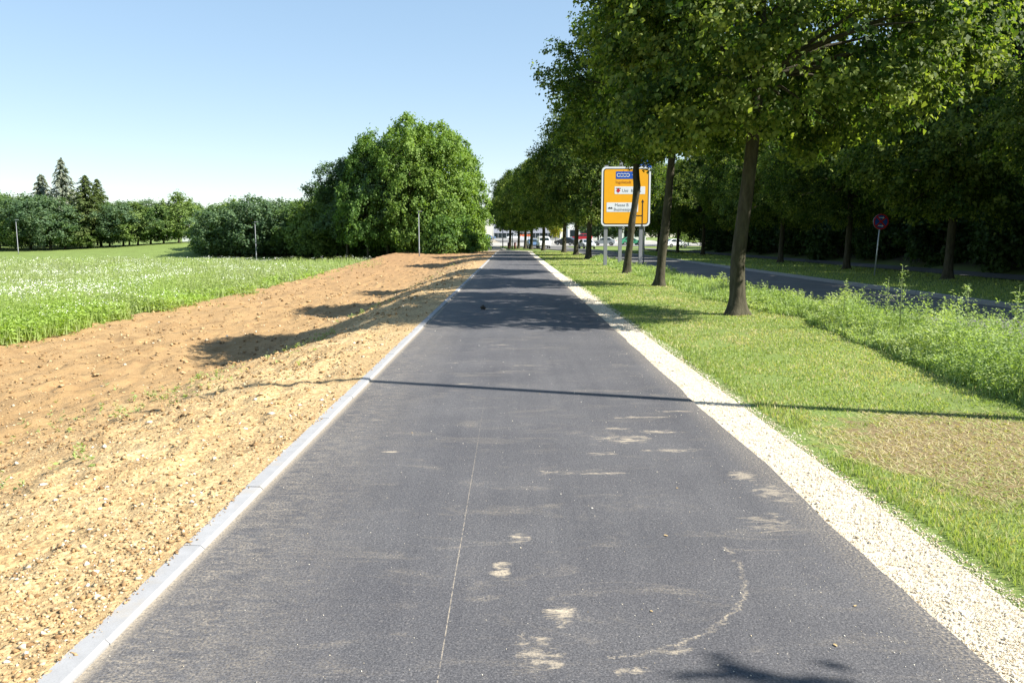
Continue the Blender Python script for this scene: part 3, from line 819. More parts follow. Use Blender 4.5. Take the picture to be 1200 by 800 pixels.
# shrubs at the foot of the grove
cmS, CS = crown_mesh("shrub_crown", M['leaf_clump'], .05, 3.6, 2.1, 150, 70, .19, p_bush, .62, 201, .3, .85, .2, .5)
lmS = limbs_mesh("shrub_stems", M['bark_dark'], CS, .6, .02, .10, 16)
for (xp, Yd, s) in ((520, 87, 1.15), (536, 90, 1.2), (546, 97, 1.2), (553, 107, 1.1), (507, 87, .7), (472, 101, 1.3), (450, 102, 1.4), (430, 102, 1.4), (408, 103, 1.4), (388, 104, 1.3)):
    x = px(xp, Yd)
    t = empty("shrub", (x, Yd, float(ground_z(x, Yd)) + .02), random.uniform(0, 6.28), s)
    tag(t, "leafy shrub at the foot of the grove beside the soil bank", "shrub", "shrubs at the grove foot")
    link("stems", lmS, t); link("foliage", cmS, t)

# ---- tree belt behind the meadow
FV = []
for s in range(3):
    cm_, C_ = crown_mesh("belt_crown", (M['leaf_belt_blue'], M['leaf_belt_light'], M['leaf_far'])[s], 1.3, 8.0, 3.4, 240, 60, .25, (p_round, p_ovoid, p_high)[s], .95, 301 + s * 7, .35, .9, .3, (.45, .55, .5)[s], 1.1)
    FV.append((cm_, limbs_mesh("belt_limbs", M['bark_dark'], C_, 6.5, 1.2, .16, 16)))
boleF = bole_mesh("belt_bole", M['bark_dark'], [(0, 0, -.3, .17), (.03, 0, 1.5, .14), (0, 0, 6.5, .03)], 1.3, 8, 3)
BL = "round leafy tree in the belt behind the flowering meadow"
for (xp, Yd, ytop, wd, v) in ((4, 122, 226, 1.0, 2), (22, 118, 246, .85, 1), (40, 120, 230, 1.15, 0), (63, 118, 232, 1.15, 0), (80, 119, 250, .9, 2), (98, 120, 262, .8, 1),
                              (132, 124, 240, .9, 2), (148, 122, 238, 1.0, 0), (165, 122, 238, 1.0, 1), (180, 124, 236, .95, 0), (195, 123, 240, .9, 2), (213, 124, 227, 1.05, 1), (228, 132, 238, .8, 2),
                              (-14, 120, 236, 1.1, 0), (-36, 122, 228, 1.1, 1), (-60, 121, 236, 1.1, 2), (30, 134, 232, 1.0, 1), (90, 136, 230, 1.1, 2), (155, 140, 238, 1.0, 0), (12, 140, 232, 1.0, 0), (118, 138, 232, 1.0, 0)):
    x = px(xp, Yd); z = float(ground_z(x, Yd)); top = CAM_H + (278 - ytop) / 930 * Yd - z
    tree("belt_tree", (x, Yd, z), BL, "trees of the belt behind the meadow", "tree", boleF, FV[v][1], FV[v][0], random.uniform(0, 6.28), (wd, wd, top / 8.3))
BL2 = "dense dark green tree between the meadow belt and the grove"
for (xp, Yd, ytop, wd, v) in ((258, 104, 243, 1.0, 0), (278, 106, 235, 1.05, 1), (298, 103, 232, 1.05, 0), (318, 106, 238, .95, 2), (336, 104, 236, 1.0, 0), (356, 102, 238, 1.0, 2), (374, 100, 232, 1.05, 1), (267, 112, 240, 1.0, 2), (346, 112, 238, 1.1, 1), (388, 104, 222, 1.1, 0)):
    x = px(xp, Yd); z = float(ground_z(x, Yd)); top = CAM_H + (278 - ytop) / 930 * Yd - z
    tree("dark_belt_tree", (x, Yd, z - .3), BL2, "dense trees between belt and grove", "tree", boleF, FV[v][1], FV[v][0], random.uniform(0, 6.28), (wd, wd, (top + .3) / 8.3))
for (xp, Yd, s) in ((250, 108, 1.05), (272, 109, 1.0), (300, 108, 1.0), (322, 109, 1.1), (345, 108, 1.1), (365, 107, 1.1), (318, 112, 1.2), (352, 112, 1.2)):
    x = px(xp, Yd)
    t = empty("shrub", (x, Yd, float(ground_z(x, Yd)) + .02), random.uniform(0, 6.28), s)
    tag(t, "dark leafy shrub at the far edge of the flowering meadow", "shrub", "shrubs at the meadow edge")
    link("stems", lmS, t); link("foliage", cmS, t)

# conifers
def conifer(name, mat, h, r, nb, seed, droop, base=.12, needle=.34):
    P = []; A = []; Nn = []
    mb = MB()
    mb.tube([(0, 0, -.2), (0, 0, h * .5), (0, 0, h * .98)], [.018 * h, .010 * h, .01], 8, True)
    for i in range(nb):
        t = base + (1 - base) * (i + rng.random()) / nb
        z = h * t; L = r * (1 - t) ** .8 * rng.uniform(.7, 1.15) + .15
        a = i * 2.4 + rng.uniform(-.4, .4)
        d = np.array([math.cos(a), math.sin(a), 0])
        p0 = np.array([0, 0, z]); m_ = max(4, int(L / .13))
        for q in np.linspace(.12, 1, m_):
            p = p0 + d * L * q + np.array([0, 0, L * (.12 * math.sin(q * 2.6) - droop * q * q)])
            for e in range(4):
                sd = np.array([-d[1], d[0], 0]) * rng.uniform(-1, 1) * .34 * L * (1 - .75 * q)
                P.append(p + sd + rng.normal(0, .06, 3) + np.array([0, 0, -abs(rng.normal(0, .10))]))
                A.append(d * .7 + sd * .8 + np.array([0, 0, -.35 - droop]) + rng.normal(0, .25, 3)); Nn.append(np.array([0, 0, 1]) + rng.normal(0, .4, 3))
        mb.tube([tuple(p0), tuple(p0 + d * L * .55 + np.array([0, 0, L * .05])), tuple(p0 + d * L * .97 + np.array([0, 0, L * (.06 - droop)]))], [.02 + .012 * L, .014, .004], 4, False)
    P = np.array(P); N = len(P)
    L_ = needle * rng.uniform(.7, 1.4, N)
    V, F = leaf_cards(P, np.array(A), np.array(Nn), L_, L_ * rng.uniform(.28, .45, N), .1)
    return mb.mesh(name + "_trunk", M['bark_dark'], True), np_mesh(name + "_needles", V, F, mat, False, np.clip(.5 + rng.normal(0, .22, N), 0, 1))
spr = conifer("spruce", M['needle'], 13.0, 3.3, 120, 1, .30, .12, .42)
lar = conifer("larch", M['needle_larch'], 11.0, 3.4, 105, 2, .16, .2, .38)
for (nm, xp, Yd, ytop, mesh, hh, wd, lab) in (("spruce_tree", 82, 128, 189, spr, 13.0, 1.3, "tallest thin silvery spruce rising behind the meadow tree belt"),
                                         ("spruce_tree", 58, 130, 207, spr, 13.0, 1.35, "shorter blue-green spruce left beside the tallest silvery spruce"),
                                         ("larch_tree", 108, 121, 208, lar, 11.0, 1.55, "broad olive larch with bare lower trunk in the meadow tree belt"),
                                         ("larch_tree", 122, 127, 212, lar, 11.0, 1.2, "narrow olive larch right behind the broad larch")):
    x = px(xp, Yd); z = float(ground_z(x, Yd)); top = CAM_H + (278 - ytop) / 930 * Yd - z
    t = empty(nm, (x, Yd, z), random.uniform(0, 6), (wd, wd, top / hh)); tag(t, lab, "tree", "conifers behind the meadow")
    link("trunk", mesh[0], t); link("crown", mesh[1], t)

# trees far off to the right of the junction
for i, (x, y, s) in enumerate(((20, 186, 1.3), (27, 190, 1.5), (34, 184, 1.5), (41, 188, 1.6), (47, 176, 1.5), (38, 128, 1.4), (45, 135, 1.5), (33, 150, 1.1), (52, 150, 1.6), (46, 112, 1.5), (38, 112, 1.4), (-10, 172, 1.2), (-14, 160, 1.3), (-11, 190, 1.3), (-20, 178, 1.5))):
    tree("street_tree", (x, y, float(ground_z(x, y))), "leafy tree standing beyond the road junction", "trees beyond the junction", "tree", boleF, FV[i % 3][1], FV[i % 3][0], i * 1.3, s)
cmY, CY = crown_mesh("sapling_crown", M['leaf_yellow'], 1.6, 3.9, 1.0, 70, 34, .22, p_round, .4, 77, .3, .9, .2, .6)
for (x, y, lab) in ((8.6, 158, "young tree with yellow leaves by the parked cars"), (-4.3 - 2.6, 150, "light green young tree left of the far path")):
    t = empty("young_tree", (x, y, float(ground_z(x, y))), 0, (1.3, 1.3, 1.25)); tag(t, lab, "tree")
    link("trunk", bole_mesh("sapling_bole", M['bark_dark'], [(0, 0, -.1, .05), (0, 0, 3.2, .02)], 1.2, 6), t); link("crown", cmY, t)

# ------------------------------------------------------------------ meadow, lawn, weeds
def blades(name, P, H, W, lean, mat, tint):
    n = len(P); a = rng.uniform(0, 6.283, n)
    side = np.stack([np.cos(a), np.sin(a), np.zeros(n)], -1) * (W * .5)[:, None]
    b = rng.uniform(0, 6.283, n)
    tip = P + np.stack([np.cos(b) * lean * H, np.sin(b) * lean * H, H], -1)
    V = np.stack([P - side, P + side, tip], 1).reshape(-1, 3)
    return np_mesh(name, V, np.arange(n * 3).reshape(-1, 3), mat, False, tint)

# mown lawn between gravel and weeds
n = 190000
Y = sample_y(n, 2.3, 92, 1.55); X = 2.36 + rng.random(n) * (4.35 + .35 * sstep(15, 25, Y))
ge = 2.42 + fbm(Y * 1.3, Y * 0 + 7.7, 61, 4) * .13
ok = X > ge - .02 + np.abs(rng.normal(0, .05, n)) * .6
ok &= ~((fbm(X * 1.6, Y * 1.3, 81, 3) < -.33) & (rng.random(n) < .75))
q = ((X - 4.0) / 1.45) ** 2 + ((Y - 5.9) / 1.5) ** 2
dry = np.clip((1 - q) * 2.0 + .35 + fbm(X * 3.2, Y * 3.2, 83, 4) * 2.8, 0, 1) * sstep(1.9, 1.0, q)
ok &= rng.random(n) > dry * .1
X, Y, dry, ge = X[ok], Y[ok], dry[ok], ge[ok]; n = len(X)
edge = sstep(.35, .0, X - ge)
H = (.014 + .022 * rng.random(n) + edge * .035 * rng.random(n)) * (1 + .012 * Y) * (1 - .25 * dry)
Wd = (.0035 + .0016 * Y) * rng.uniform(.7, 1.3, n)
tint = np.clip(.36 + fbm(X * 1.2, Y * .8, 85, 3) * .75 + rng.normal(0, .16, n) + dry * (.15 + .55 * rng.random(n)) - edge * .18 + (rng.random(n) > .74) * .42, 0, 1)
P = np.stack([X, Y, ground_z(X, Y) - .004], -1)
tag(link("lawn_grass", blades("lawn_grass", P, H, Wd, rng.normal(.5, .3, n) + dry * 2.2, M['lawn'], tint)), "short mown grass with a dry brown patch beside the gravel", "grass", kind="stuff")

# verge grass across the road
n = 16000
Y = sample_y(n, 16, 88, 1.2); X = rng.uniform(12.5, 18.5, n)
tag(link("verge_grass", blades("verge_grass", np.stack([X, Y, ground_z(X, Y)], -1), .05 + .05 * rng.random(n), .012 + .001 * Y, np.full(n, .5), M['lawn'], np.clip(rng.normal(.25, .15, n), 0, 1))), "shaded grass on the verge between road and footway", "grass", kind="stuff")

def leafy(name, P, H, nl, L, mat, tint0, spread, stem=True):
    """many upright leafy herbs: leaves spiralling up unseen thin stems"""
    n = len(P); idx = np.repeat(np.arange(n), nl); N = len(idx)
    t = rng.random(N) ** .8; a = rng.uniform(0, 6.283, N)
    out = np.stack([np.cos(a), np.sin(a), np.zeros(N)], -1)
    lean = rng.normal(0, .16, (n, 2))
    rad = spread[idx] * (1.05 - .75 * t) * rng.uniform(.2, 1, N)
    C = P[idx] + out * rad[:, None]
    C[:, 2] += H[idx] * t; C[:, :2] += lean[idx] * (H[idx] * t)[:, None]
    ax = unit(out + np.stack([np.zeros(N), np.zeros(N), rng.uniform(-.2, 1.1, N)], -1))
    nrm = unit(np.array([0, 0, 1.0]) + rng.normal(0, .5, (N, 3)) - out * .3)
    Ls = L[idx] * rng.uniform(.6, 1.3, N) * (1.1 - .5 * t)
    V, F = leaf_cards(C, ax, nrm, Ls, Ls * rng.uniform(.3, .5, N), .15)
    tint = np.clip(tint0[idx] + rng.normal(0, .12, N) + (t - .5) * .15, 0, 1)
    return np_mesh(name, V, F, mat, False, tint), lean

# flowering meadow on the left
n = 30000
Y = sample_y(n, 17.5, 88, 1.35)
xl = -(.70 * Y + 5); xe = -12.7 + fbm(Y * .55, Y * 0 + 2.2, 87, 3) * 1.9 + sstep(52, 64, Y) * 2.2
X = xe + (xl - xe) * rng.random(n)
pz = field_z(X, Y)
edge = sstep(2.2, 0, xe - X)
H = (.60 + fbm(X * .45, Y * .3, 91, 3) * .55 + rng.random(n) * .30) * (1 - .42 * edge); H = np.clip(H, .14, 1.25)
gt = .36 + edge * .3 + sstep(38, 20, Y) * .26 + fbm(X * .3, Y * .22, 93, 3) * .55
Lf = (.075 + .0021 * Y) * (1 + .5 * edge)
me, _ = leafy("meadow_plants", np.stack([X, Y, pz], -1), H, 7, Lf, M['meadow'], gt, .10 + .003 * Y)
tag(link("meadow_plants", me), "tall green herbs of the flowering meadow", "meadow", kind="stuff")
# upright grass stems between
n2 = 48000
Y2 = sample_y(n2, 17.5, 88, 1.3); xe2 = -12.6 + fbm(Y2 * .55, Y2 * 0 + 2.2, 87, 3) * 1.9 + sstep(52, 64, Y2) * 2.2
X2 = xe2 + (-(.70 * Y2 + 5) - xe2) * rng.random(n2)
e2 = sstep(2.0, 0, xe2 - X2)
H2 = np.clip(.68 + fbm(X2 * .45, Y2 * .3, 91, 3) * .45 + rng.random(n2) * .3, .2, 1.1) * (1 - .55 * e2)
tag(link("meadow_grass", blades("meadow_grass", np.stack([X2, Y2, field_z(X2, Y2)], -1), H2, .008 + .0011 * Y2, np.full(n2, .25), M['meadow'], np.clip(.42 + sstep(45, 20, Y2) * .2 + fbm(X2 * .3, Y2 * .22, 95, 3) * .5 + rng.normal(0, .12, n2), 0, 1))), "thin upright grass growing through the flowering meadow", "meadow grass", kind="stuff")
# white flower heads
n3 = 11000
Y3 = sample_y(n3, 18, 86, 1.15); xe3 = -12.9 + fbm(Y3 * .55, Y3 * 0 + 2.2, 87, 3) * 1.9 + sstep(52, 64, Y3) * 2.2
X3 = xe3 + (-(.70 * Y3 + 5) - xe3) * rng.random(n3)
den = fbm(X3 * .55, Y3 * .20, 97, 3) * 1.15 + sstep(22, 40, Y3) * .08
ok = den + rng.uniform(-.2, .2, n3) > .24; X3, Y3 = X3[ok], Y3[ok]; n3 = len(X3)
H3 = np.clip(.74 + fbm(X3 * .45, Y3 * .3, 91, 3) * .42 + rng.random(n3) * .28, .25, 1.1)
H3 *= 1 - .45 * sstep(2.0, 0, -12.9 - X3 + 0 * X3)
idx = np.repeat(np.arange(n3), 5); N = len(idx)
C = np.stack([X3, Y3, field_z(X3, Y3) + H3], -1)[idx] + rng.normal(0, 1, (N, 3)) * (.030 + .0008 * Y3[idx])[:, None] * np.array([1, 1, .5])
Ls = (.018 + .0005 * Y3[idx]) * rng.uniform(.7, 1.4, N)
V, F = leaf_cards(C, unit(rng.normal(0, 1, (N, 3)) * np.array([1, 1, .3])), unit(np.array([0, 0, 1.0]) + rng.normal(0, .45, (N, 3))), Ls, Ls * .85, .05)
tag(link("meadow_flowers", np_mesh("meadow_flowers", V, F, M['petal'])), "small white flower heads scattered over the meadow", "flowers", kind="stuff")

# tall weeds along the road side of the lawn
n = 5600
Y = sample_y(n, 5.2, 62, 1.3)
we = np.interp(Y, [4, 7.7, 10, 15, 16, 17.5, 20, 30, 40, 60], [4.9, 5.05, 5.25, 5.75, 6.0, 5.6, 5.3, 5.35, 5.4, 5.9]) + fbm(Y * .9, Y * 0 + 4.4, 101, 3) * .35
X = we + rng.random(n) ** 1.2 * np.maximum(.2, 6.95 - we)
fr = sstep(0, .6, X - we)
H = (.16 + .42 * fr * rng.uniform(.5, 1.1, n)) * np.interp(Y, [4, 12, 15, 17, 20, 40, 60], [1.0, 1.0, .8, .6, .6, .5, .5]) * (1 + fbm(X * 1.5, Y * 1.1, 103, 2) * 1.0)
wk = fbm(X * .9, Y * .55, 107, 3) + rng.uniform(-.2, .2, n) > np.where(Y < 15, -.42, .02)
X, Y, H, fr = X[wk], Y[wk], H[wk], fr[wk]; n = len(X)
P = np.stack([X, Y, ground_z(X, Y)], -1)
me, _ = leafy("weed_strip", P, H, 27, .045 + .0020 * Y, M['weed'], .62 + fbm(X * 1.1, Y * .7, 105, 3) * .6, .09 + .002 * Y)
tag(link("weed_strip", me), "dense green weeds growing between lawn and road", "weeds", kind="stuff")
n = 18000
Y = sample_y(n, 5.0, 62, 1.25)
we = np.interp(Y, [4, 7.7, 10, 15, 16, 17.5, 20, 30, 40, 60], [4.9, 5.05, 5.25, 5.75, 6.0, 5.6, 5.3, 5.35, 5.4, 5.9]) + fbm(Y * .9, Y * 0 + 4.4, 101, 3) * .35
X = we - .06 + rng.random(n) * np.maximum(.2, 6.95 - we)
H = (.14 + .26 * rng.random(n)) * (.5 + .5 * sstep(0, .5, X - we)) * np.interp(Y, [14, 18], [1, .8])
tag(link("rank_grass", blades("rank_grass", np.stack([X, Y, ground_z(X, Y)], -1), H, .007 + .0012 * Y, rng.normal(.35, .2, n), M['weed'], np.clip(rng.normal(.62, .18, n), 0, 1))), "long uncut grass among the roadside weeds", "grass", kind="stuff")

# single tall weed stalks standing above the strip
def stalk(loc, h, lab, nl=70):
    t = empty("weed_stalk", loc); tag(t, lab, "weed", "tall single weeds above the strip")
    mb = MB(); lx, ly = random.uniform(-.08, .08), random.uniform(-.06, .06)
    mb.tube([(0, 0, 0), (lx * .4, ly * .4, h * .5), (lx, ly, h)], [.009, .006, .003], 6)
    tops = []
    for k in range(7):
        f = random.uniform(.35, .95); a = random.uniform(0, 6.28); L = h * (1.05 - f) * .45
        p0 = Vector((lx * f, ly * f, h * f)); p1 = p0 + Vector((math.cos(a) * L * .55, math.sin(a) * L * .55, L * .8))
        mb.tube([p0, p0.lerp(p1, .5) + Vector((0, 0, -.01)), p1], [.004, .003, .0015], 5, False); tops += [p0.lerp(p1, q) for q in (.4, .7, 1.0)]
    mb.obj("stem", M['stalk'], t, True)
    pts = np.array([tuple(Vector((lx * f, ly * f, h * f))) for f in np.linspace(.1, 1, nl // 2)] + [tuple(random.choice(tops)) for _ in range(nl)])
    N = len(pts); pts = pts + rng.normal(0, .022, (N, 3)); a = rng.uniform(0, 6.28, N)
    o = np.stack([np.cos(a), np.sin(a), rng.uniform(-.2, .8, N)], -1)
    Ls = rng.uniform(.03, .065, N)
    V, F = leaf_cards(pts + unit(o) * .02, o, unit(np.array([0, 0, 1.0]) + rng.normal(0, .5, (N, 3))), Ls, Ls * .42)
    link("leaves", np_mesh("stalk_leaves", V, F, M['weed'], False, np.clip(rng.normal(.6, .16, N), 0, 1)), t)
for (x, y, h, lab) in ((6.05, 12.3, 1.22, "tallest branching weed stalk above the roadside strip"), (6.3, 10.9, .98, "tall weed stalk in the roadside strip"), (6.5, 10.2, 1.0, "tall weed stalk in the roadside strip"),
                       (6.25, 13.2, .95, "tall weed stalk in the roadside strip"), (5.95, 14.2, .9, "tall weed stalk in the roadside strip"), (6.35, 9.7, .92, "tall weed stalk in the roadside strip")):
    stalk((x, y, .02), h, lab)

# small green tufts coming up on the bare soil
n = 900
Y = sample_y(n, 6, 75, 1.2); X = np.where(rng.random(n) < .6, -4.7 + rng.normal(0, .35, n), -13.0 + np.abs(rng.normal(0, .8, n)))
nearp = Y < 15; X = np.where(nearp, -5.5 + rng.normal(0, 1.0, n), X)
ok = fbm(X * .8, Y * .5, 111, 2) > -.02; X, Y = X[ok], Y[ok]; n = len(X)
me, _ = leafy("soil_tufts", np.stack([X, Y, soil_z(X, Y)], -1), .05 + .10 * rng.random(n), 7, np.full(n, .06) + .001 * Y, M['meadow'], np.full(n, .6), np.full(n, .08))
tag(link("soil_tufts", me), "young green tufts sprouting on the bare soil bank", "weeds", kind="stuff")

# ------------------------------------------------------------------ fallen leaves on the asphalt
lfm = MB(); lfm.poly([(-.022, 0, .003), (-.006, -.014, .006), (.02, -.010, .010), (.028, .002, .006), (.014, .014, .004), (-.008, .012, .009)])
M['dry_leaf'] = simple("dry_leaf", (.42, .30, .14), 0.8)
lmesh = lfm.mesh("fallen_leaf", M['dry_leaf'])
for (x, y) in ((.86, 4.25), (1.32, 3.05), (.62, 3.35), (-.85, 6.6), (1.1, 5.1), (.3, 8.3), (1.55, 3.4)):
    o = link("fallen_leaf", lmesh, None, (x, y, .002), (0, 0, random.uniform(0, 6.28)), (random.uniform(.35, .55),) * 3)
    tag(o, "small dry leaf lying on the dark asphalt", "leaf", "fallen leaves on the path")
o = MB(); o.tube([(0, 0, .03), (.05, .02, .06), (.1, 0, .02)], [.035, .05, .03], 7)
tag(o.obj("soil_clod", simple("dark_clod", (.05, .04, .03), .9), None, True, (-.72, 18.3, 0)), "dark clod of earth lying on the shaded asphalt", "clod")

# ------------------------------------------------------------------ lamp posts
def lamp_post(name, loc, h, arm, rz, lab, r=.05, grp=None, mat='post_grey'):
    t = empty(name, loc, rz); tag(t, lab, "lamp post", grp)
    mb = MB(); mb.tube([(0, 0, -.3), (0, 0, .9), (0, 0, .92), (0, 0, h)], [r * 1.35, r * 1.35, r, r * .72], 12)
    mb.obj("pole", M[mat], t, True)
    if arm > .2:
        mb = MB(); mb.tube([(0, 0, h - .05), (arm * .5, 0, h + .12), (arm, 0, h + .15)], [r * .6, r * .55, r * .5], 8); mb.obj("arm", M[mat], t, True)
    z = h + (.15 if arm > .2 else 0)
    mb = MB(); mb.prism([(arm - .08, z - .03), (arm + .34, z - .025), (arm + .38, z - .01), (arm + .30, z + .03), (arm - .06, z + .05)], -.10, .10)
    hd = mb.obj("lamp_head", M[mat], t)
    mb = MB(); mb.box(arm + .02, arm + .30, -.07, .07, z - .045, z - .032); mb.obj("lens", M['lens'], hd)
    mb = MB(); mb.box(-.03, .03, -r * 1.42, -r * 1.34, .45, .75); mb.obj("hatch", M[mat], t)
M['lens'] = simple("lamp_lens", (.55, .58, .6), .2)
x = px(492, 80); lamp_post("lamp_post", (x, 80, float(soil_z(x, 80))), 4.45, 0.0, 0, "slim grey lamp post on the soil bank in front of the grove", .045, "path lamps on the left")
x = px(302, 95); lamp_post("lamp_post", (x, 95, float(ground_z(x, 95))), 4.55, 0.0, 0, "slim grey lamp post before the dark trees behind the meadow", .042, "path lamps on the left")
x = px(25, 108); lamp_post("lamp_post", (x, 108, float(ground_z(x, 108))), 4.6, 0.0, 0, "slim grey lamp post before the leafy tree belt beyond the meadow", .042, "path lamps on the left")
lamp_post("street_light", (6.75, 6.42, .0), 10.3, 0.9, 0.0, "tall street light at the roadside casting a thin shadow across the path", .085, None, 'galv')

# ------------------------------------------------------------------ yellow direction sign
M['yellow'] = simple("sign_yellow", (.86, .40, .010), .45, .05, 3)
M['white'] = simple("sign_white", (.74, .76, .78), .5, .04)
M['black'] = simple("sign_black", (.03, .025, .022), .5, .1)
M['brown'] = simple("sign_brown_print", (.40, .12, .015), .5, .1)
M['blue'] = simple("sign_blue", (.012, .085, .42), .45, .06)
M['red'] = simple("sign_red", (.52, .025, .03), .45, .06)
M['grey_print'] = simple("sign_grey_print", (.22, .23, .25), .6, .1)

def rrect(w_, h_, r, n=6):
    o = []
    for cx, cz, a0 in ((w_/2-r, h_/2-r, 0), (-w_/2+r, h_/2-r, 90), (-w_/2+r, -h_/2+r, 180), (w_/2-r, -h_/2+r, 270)):
        for k in range(n + 1):
            a = R(a0 + 90 * k / n); o.append((cx + math.cos(a) * r, cz + math.sin(a) * r))
    return o
def plate(name, prof, y0, y1, mat, parent, cx=0, cz=0):
    mb = MB(); mb.prism([(x + cx, z + cz) for x, z in prof], y0, y1); return mb.obj(name, mat, parent)
def ring(name, cx, cz, r0, r1, y0, y1, mat, parent, n=28):
    mb = MB()
    for k in range(n):
        a, b = 6.28318 * k / n, 6.28318 * (k + 1) / n
        q = [(cx + math.cos(t) * r, cz + math.sin(t) * r) for t, r in ((a, r0), (a, r1), (b, r1), (b, r0))]
        mb.prism(q, y0, y1)
    return mb.obj(name, mat, parent)
def text(name, body, x, z, size, y, mat, parent):
    cu = bpy.data.curves.new(name, 'FONT'); cu.body = body; cu.size = size; cu.extrude = .002; cu.resolution_u = 2
    tmp = bpy.data.objects.new("tmp", cu); COL.objects.link(tmp)
    dg = bpy.context.evaluated_depsgraph_get(); dg.update()
    me = bpy.data.meshes.new_from_object(tmp.evaluated_get(dg)); me.name = name
    bpy.data.objects.remove(tmp); bpy.data.curves.remove(cu)
    me.materials.clear(); me.materials.append(mat)
    return link(name, me, parent, (x, y, z), (R(90), 0, 0))

SY = 46.5
u = SY / 930.0                   # metres per photo pixel at the sign
def sxp(xp): return (xp - 731.5) * u
def szp(yp): return (231.5 - yp) * u
scx = px(731.5, SY) ; 
# height of the sign's middle above ground from its picture row
scz = CAM_H + (278 - 231.5) / 930.0 * SY * 1.0
S = empty("direction_sign", (scx, SY, 0)); tag(S, "large yellow direction sign with white border on grey posts behind the crooked linden trunk", "sign")
W_, H_ = 56.5 * u, 67.5 * u
oz = scz
plate("sign_back", rrect(W_, H_, .24), 0, .05, M['galv'], S, 0, oz)
plate("border", rrect(W_, H_, .24), -.006, -.001, M['white'], S, 0, oz)
plate("border_line", rrect(W_ - .20, H_ - .20, .17), -.011, -.007, M['black'], S, 0, oz)
plate("sign_face", rrect(W_ - .30, H_ - .30, .13), -.016, -.012, M['yellow'], S, 0, oz)
def panel(name, x0, x1, y0, y1, mat):
    return plate(name, rrect((x1 - x0) * u, (y1 - y0) * u, .03), -.021, -.017, mat, S, sxp((x0 + x1) / 2), oz + szp((y0 + y1) / 2))
pb = panel("blue_panel", 719.5, 744, 203.0, 211.5, M['blue'])
for k in range(4):
    ring("emblem_ring", sxp(722.6 + k * 3.55), oz + szp(207.2), 1.5 * u, 2.15 * u, -.026, -.022, M['white'], pb)
plate("arrow_mark", [(-.05, -.10), (.05, -.10), (.05, .02), (.12, .02), (0, .14), (-.12, .02), (-.05, .02)], -.026, -.022, M['white'], pb, sxp(740.2), oz + szp(207.5))
text("lettering", "Ingolstadt", sxp(719.3), oz + szp(216.6), 4.6 * u, -.019, M['brown'], S)
p1 = panel("white_panel", 718.3, 753.5, 220.0, 228.7, M['white'])
plate("emblem", [(-.13, .0), (0, .15), (.13, .0), (0, -.13)], -.026, -.022, M['red'], p1, sxp(722.5), oz + szp(224.8))
plate("emblem_bar", [(-.14, -.02), (.14, -.02), (.14, .02), (-.14, .02)], -.026, -.022, M['black'], p1, sxp(722.7), oz + szp(222.2))
text("lettering", "Uni  Klinik", sxp(726.8), oz + szp(226.4), 5.2 * u, -.024, M['grey_print'], p1)
p2 = panel("white_panel", 709.3, 745.8, 238.2, 249.0, M['white'])
text("lettering", "Messe B", sxp(718.8), oz + szp(242.6), 4.8 * u, -.024, M['grey_print'], p2)
text("lettering", "Businesspark", sxp(717.6), oz + szp(247.6), 4.8 * u, -.024, M['grey_print'], p2)
plate("emblem", [(-.12, -.05), (.14, -.05), (.14, .0), (.07, .05), (.03, .0), (-.03, .06), (-.08, .01), (-.12, .02)], -.026, -.022, M['black'], p2, sxp(713.4), oz + szp(244.4))
plate("arrow", [(-.028, -1.42 + .0), (.028, -1.42), (.028, .0), (.085, .0), (0, .17), (-.085, .0), (-.028, .0)], -.022, -.0175, M['black'], S, sxp(750.9), oz + szp(235.6) - .12)
plate("turn_arrow", [(0, -.028), (-.34, -.028), (-.34, -.085), (-.52, 0), (-.34, .085), (-.34, .028), (0, .028)], -.023, -.018, M['black'], S, sxp(750.3), oz + szp(253.2))
for xp, top in ((709.0, 196.0), (726.0, 188.0), (750.0, 196.0)):
    mb = MB(); zt = CAM_H + (278 - top) / 930 * SY
    xx = sxp(xp)
    for (a, b, c, d) in ((-.10, .10, .06, .075), (-.10, .10, .245, .26)): mb.box(xx + a, xx + b, c, d, -.4, zt)
    mb.box(xx - .008, xx + .008, .075, .245, -.4, zt)
    mb.obj("post", M['post_grey'], S)
    mb = MB(); mb.box(xx - .14, xx + .14, .052, .059, oz - 1.2, oz - 1.12); mb.box(xx - .14, xx + .14, .052, .059, oz + 1.1, oz + 1.18); mb.obj("clamp", M['galv'], S)

# blue sign behind it
BY = 52.0
B = empty("blue_sign", (px(753.5, BY), BY, 0)); tag(B, "blue rectangular sign with white arrow rising behind the yellow direction sign", "sign")
bz = CAM_H + (278 - 190) / 930 * BY; bu = BY / 930
plate("sign_back", rrect(14 * bu, 19 * bu, .06), 0, .03, M['galv'], B, 0, bz)
plate("sign_face", rrect(14 * bu - .04, 19 * bu - .04, .05), -.006, -.001, M['blue'], B, 0, bz)
plate("arrow", [(-.05, -.40), (.05, -.40), (.05, .05), (.18, .05), (0, .30), (-.18, .05), (-.05, .05)], -.011, -.007, M['white'], B, 0, bz)
mb = MB(); mb.tube([(.0, .06, -.3), (.0, .06, bz + .4)], .04, 10); mb.obj("post", M['galv'], B, True)

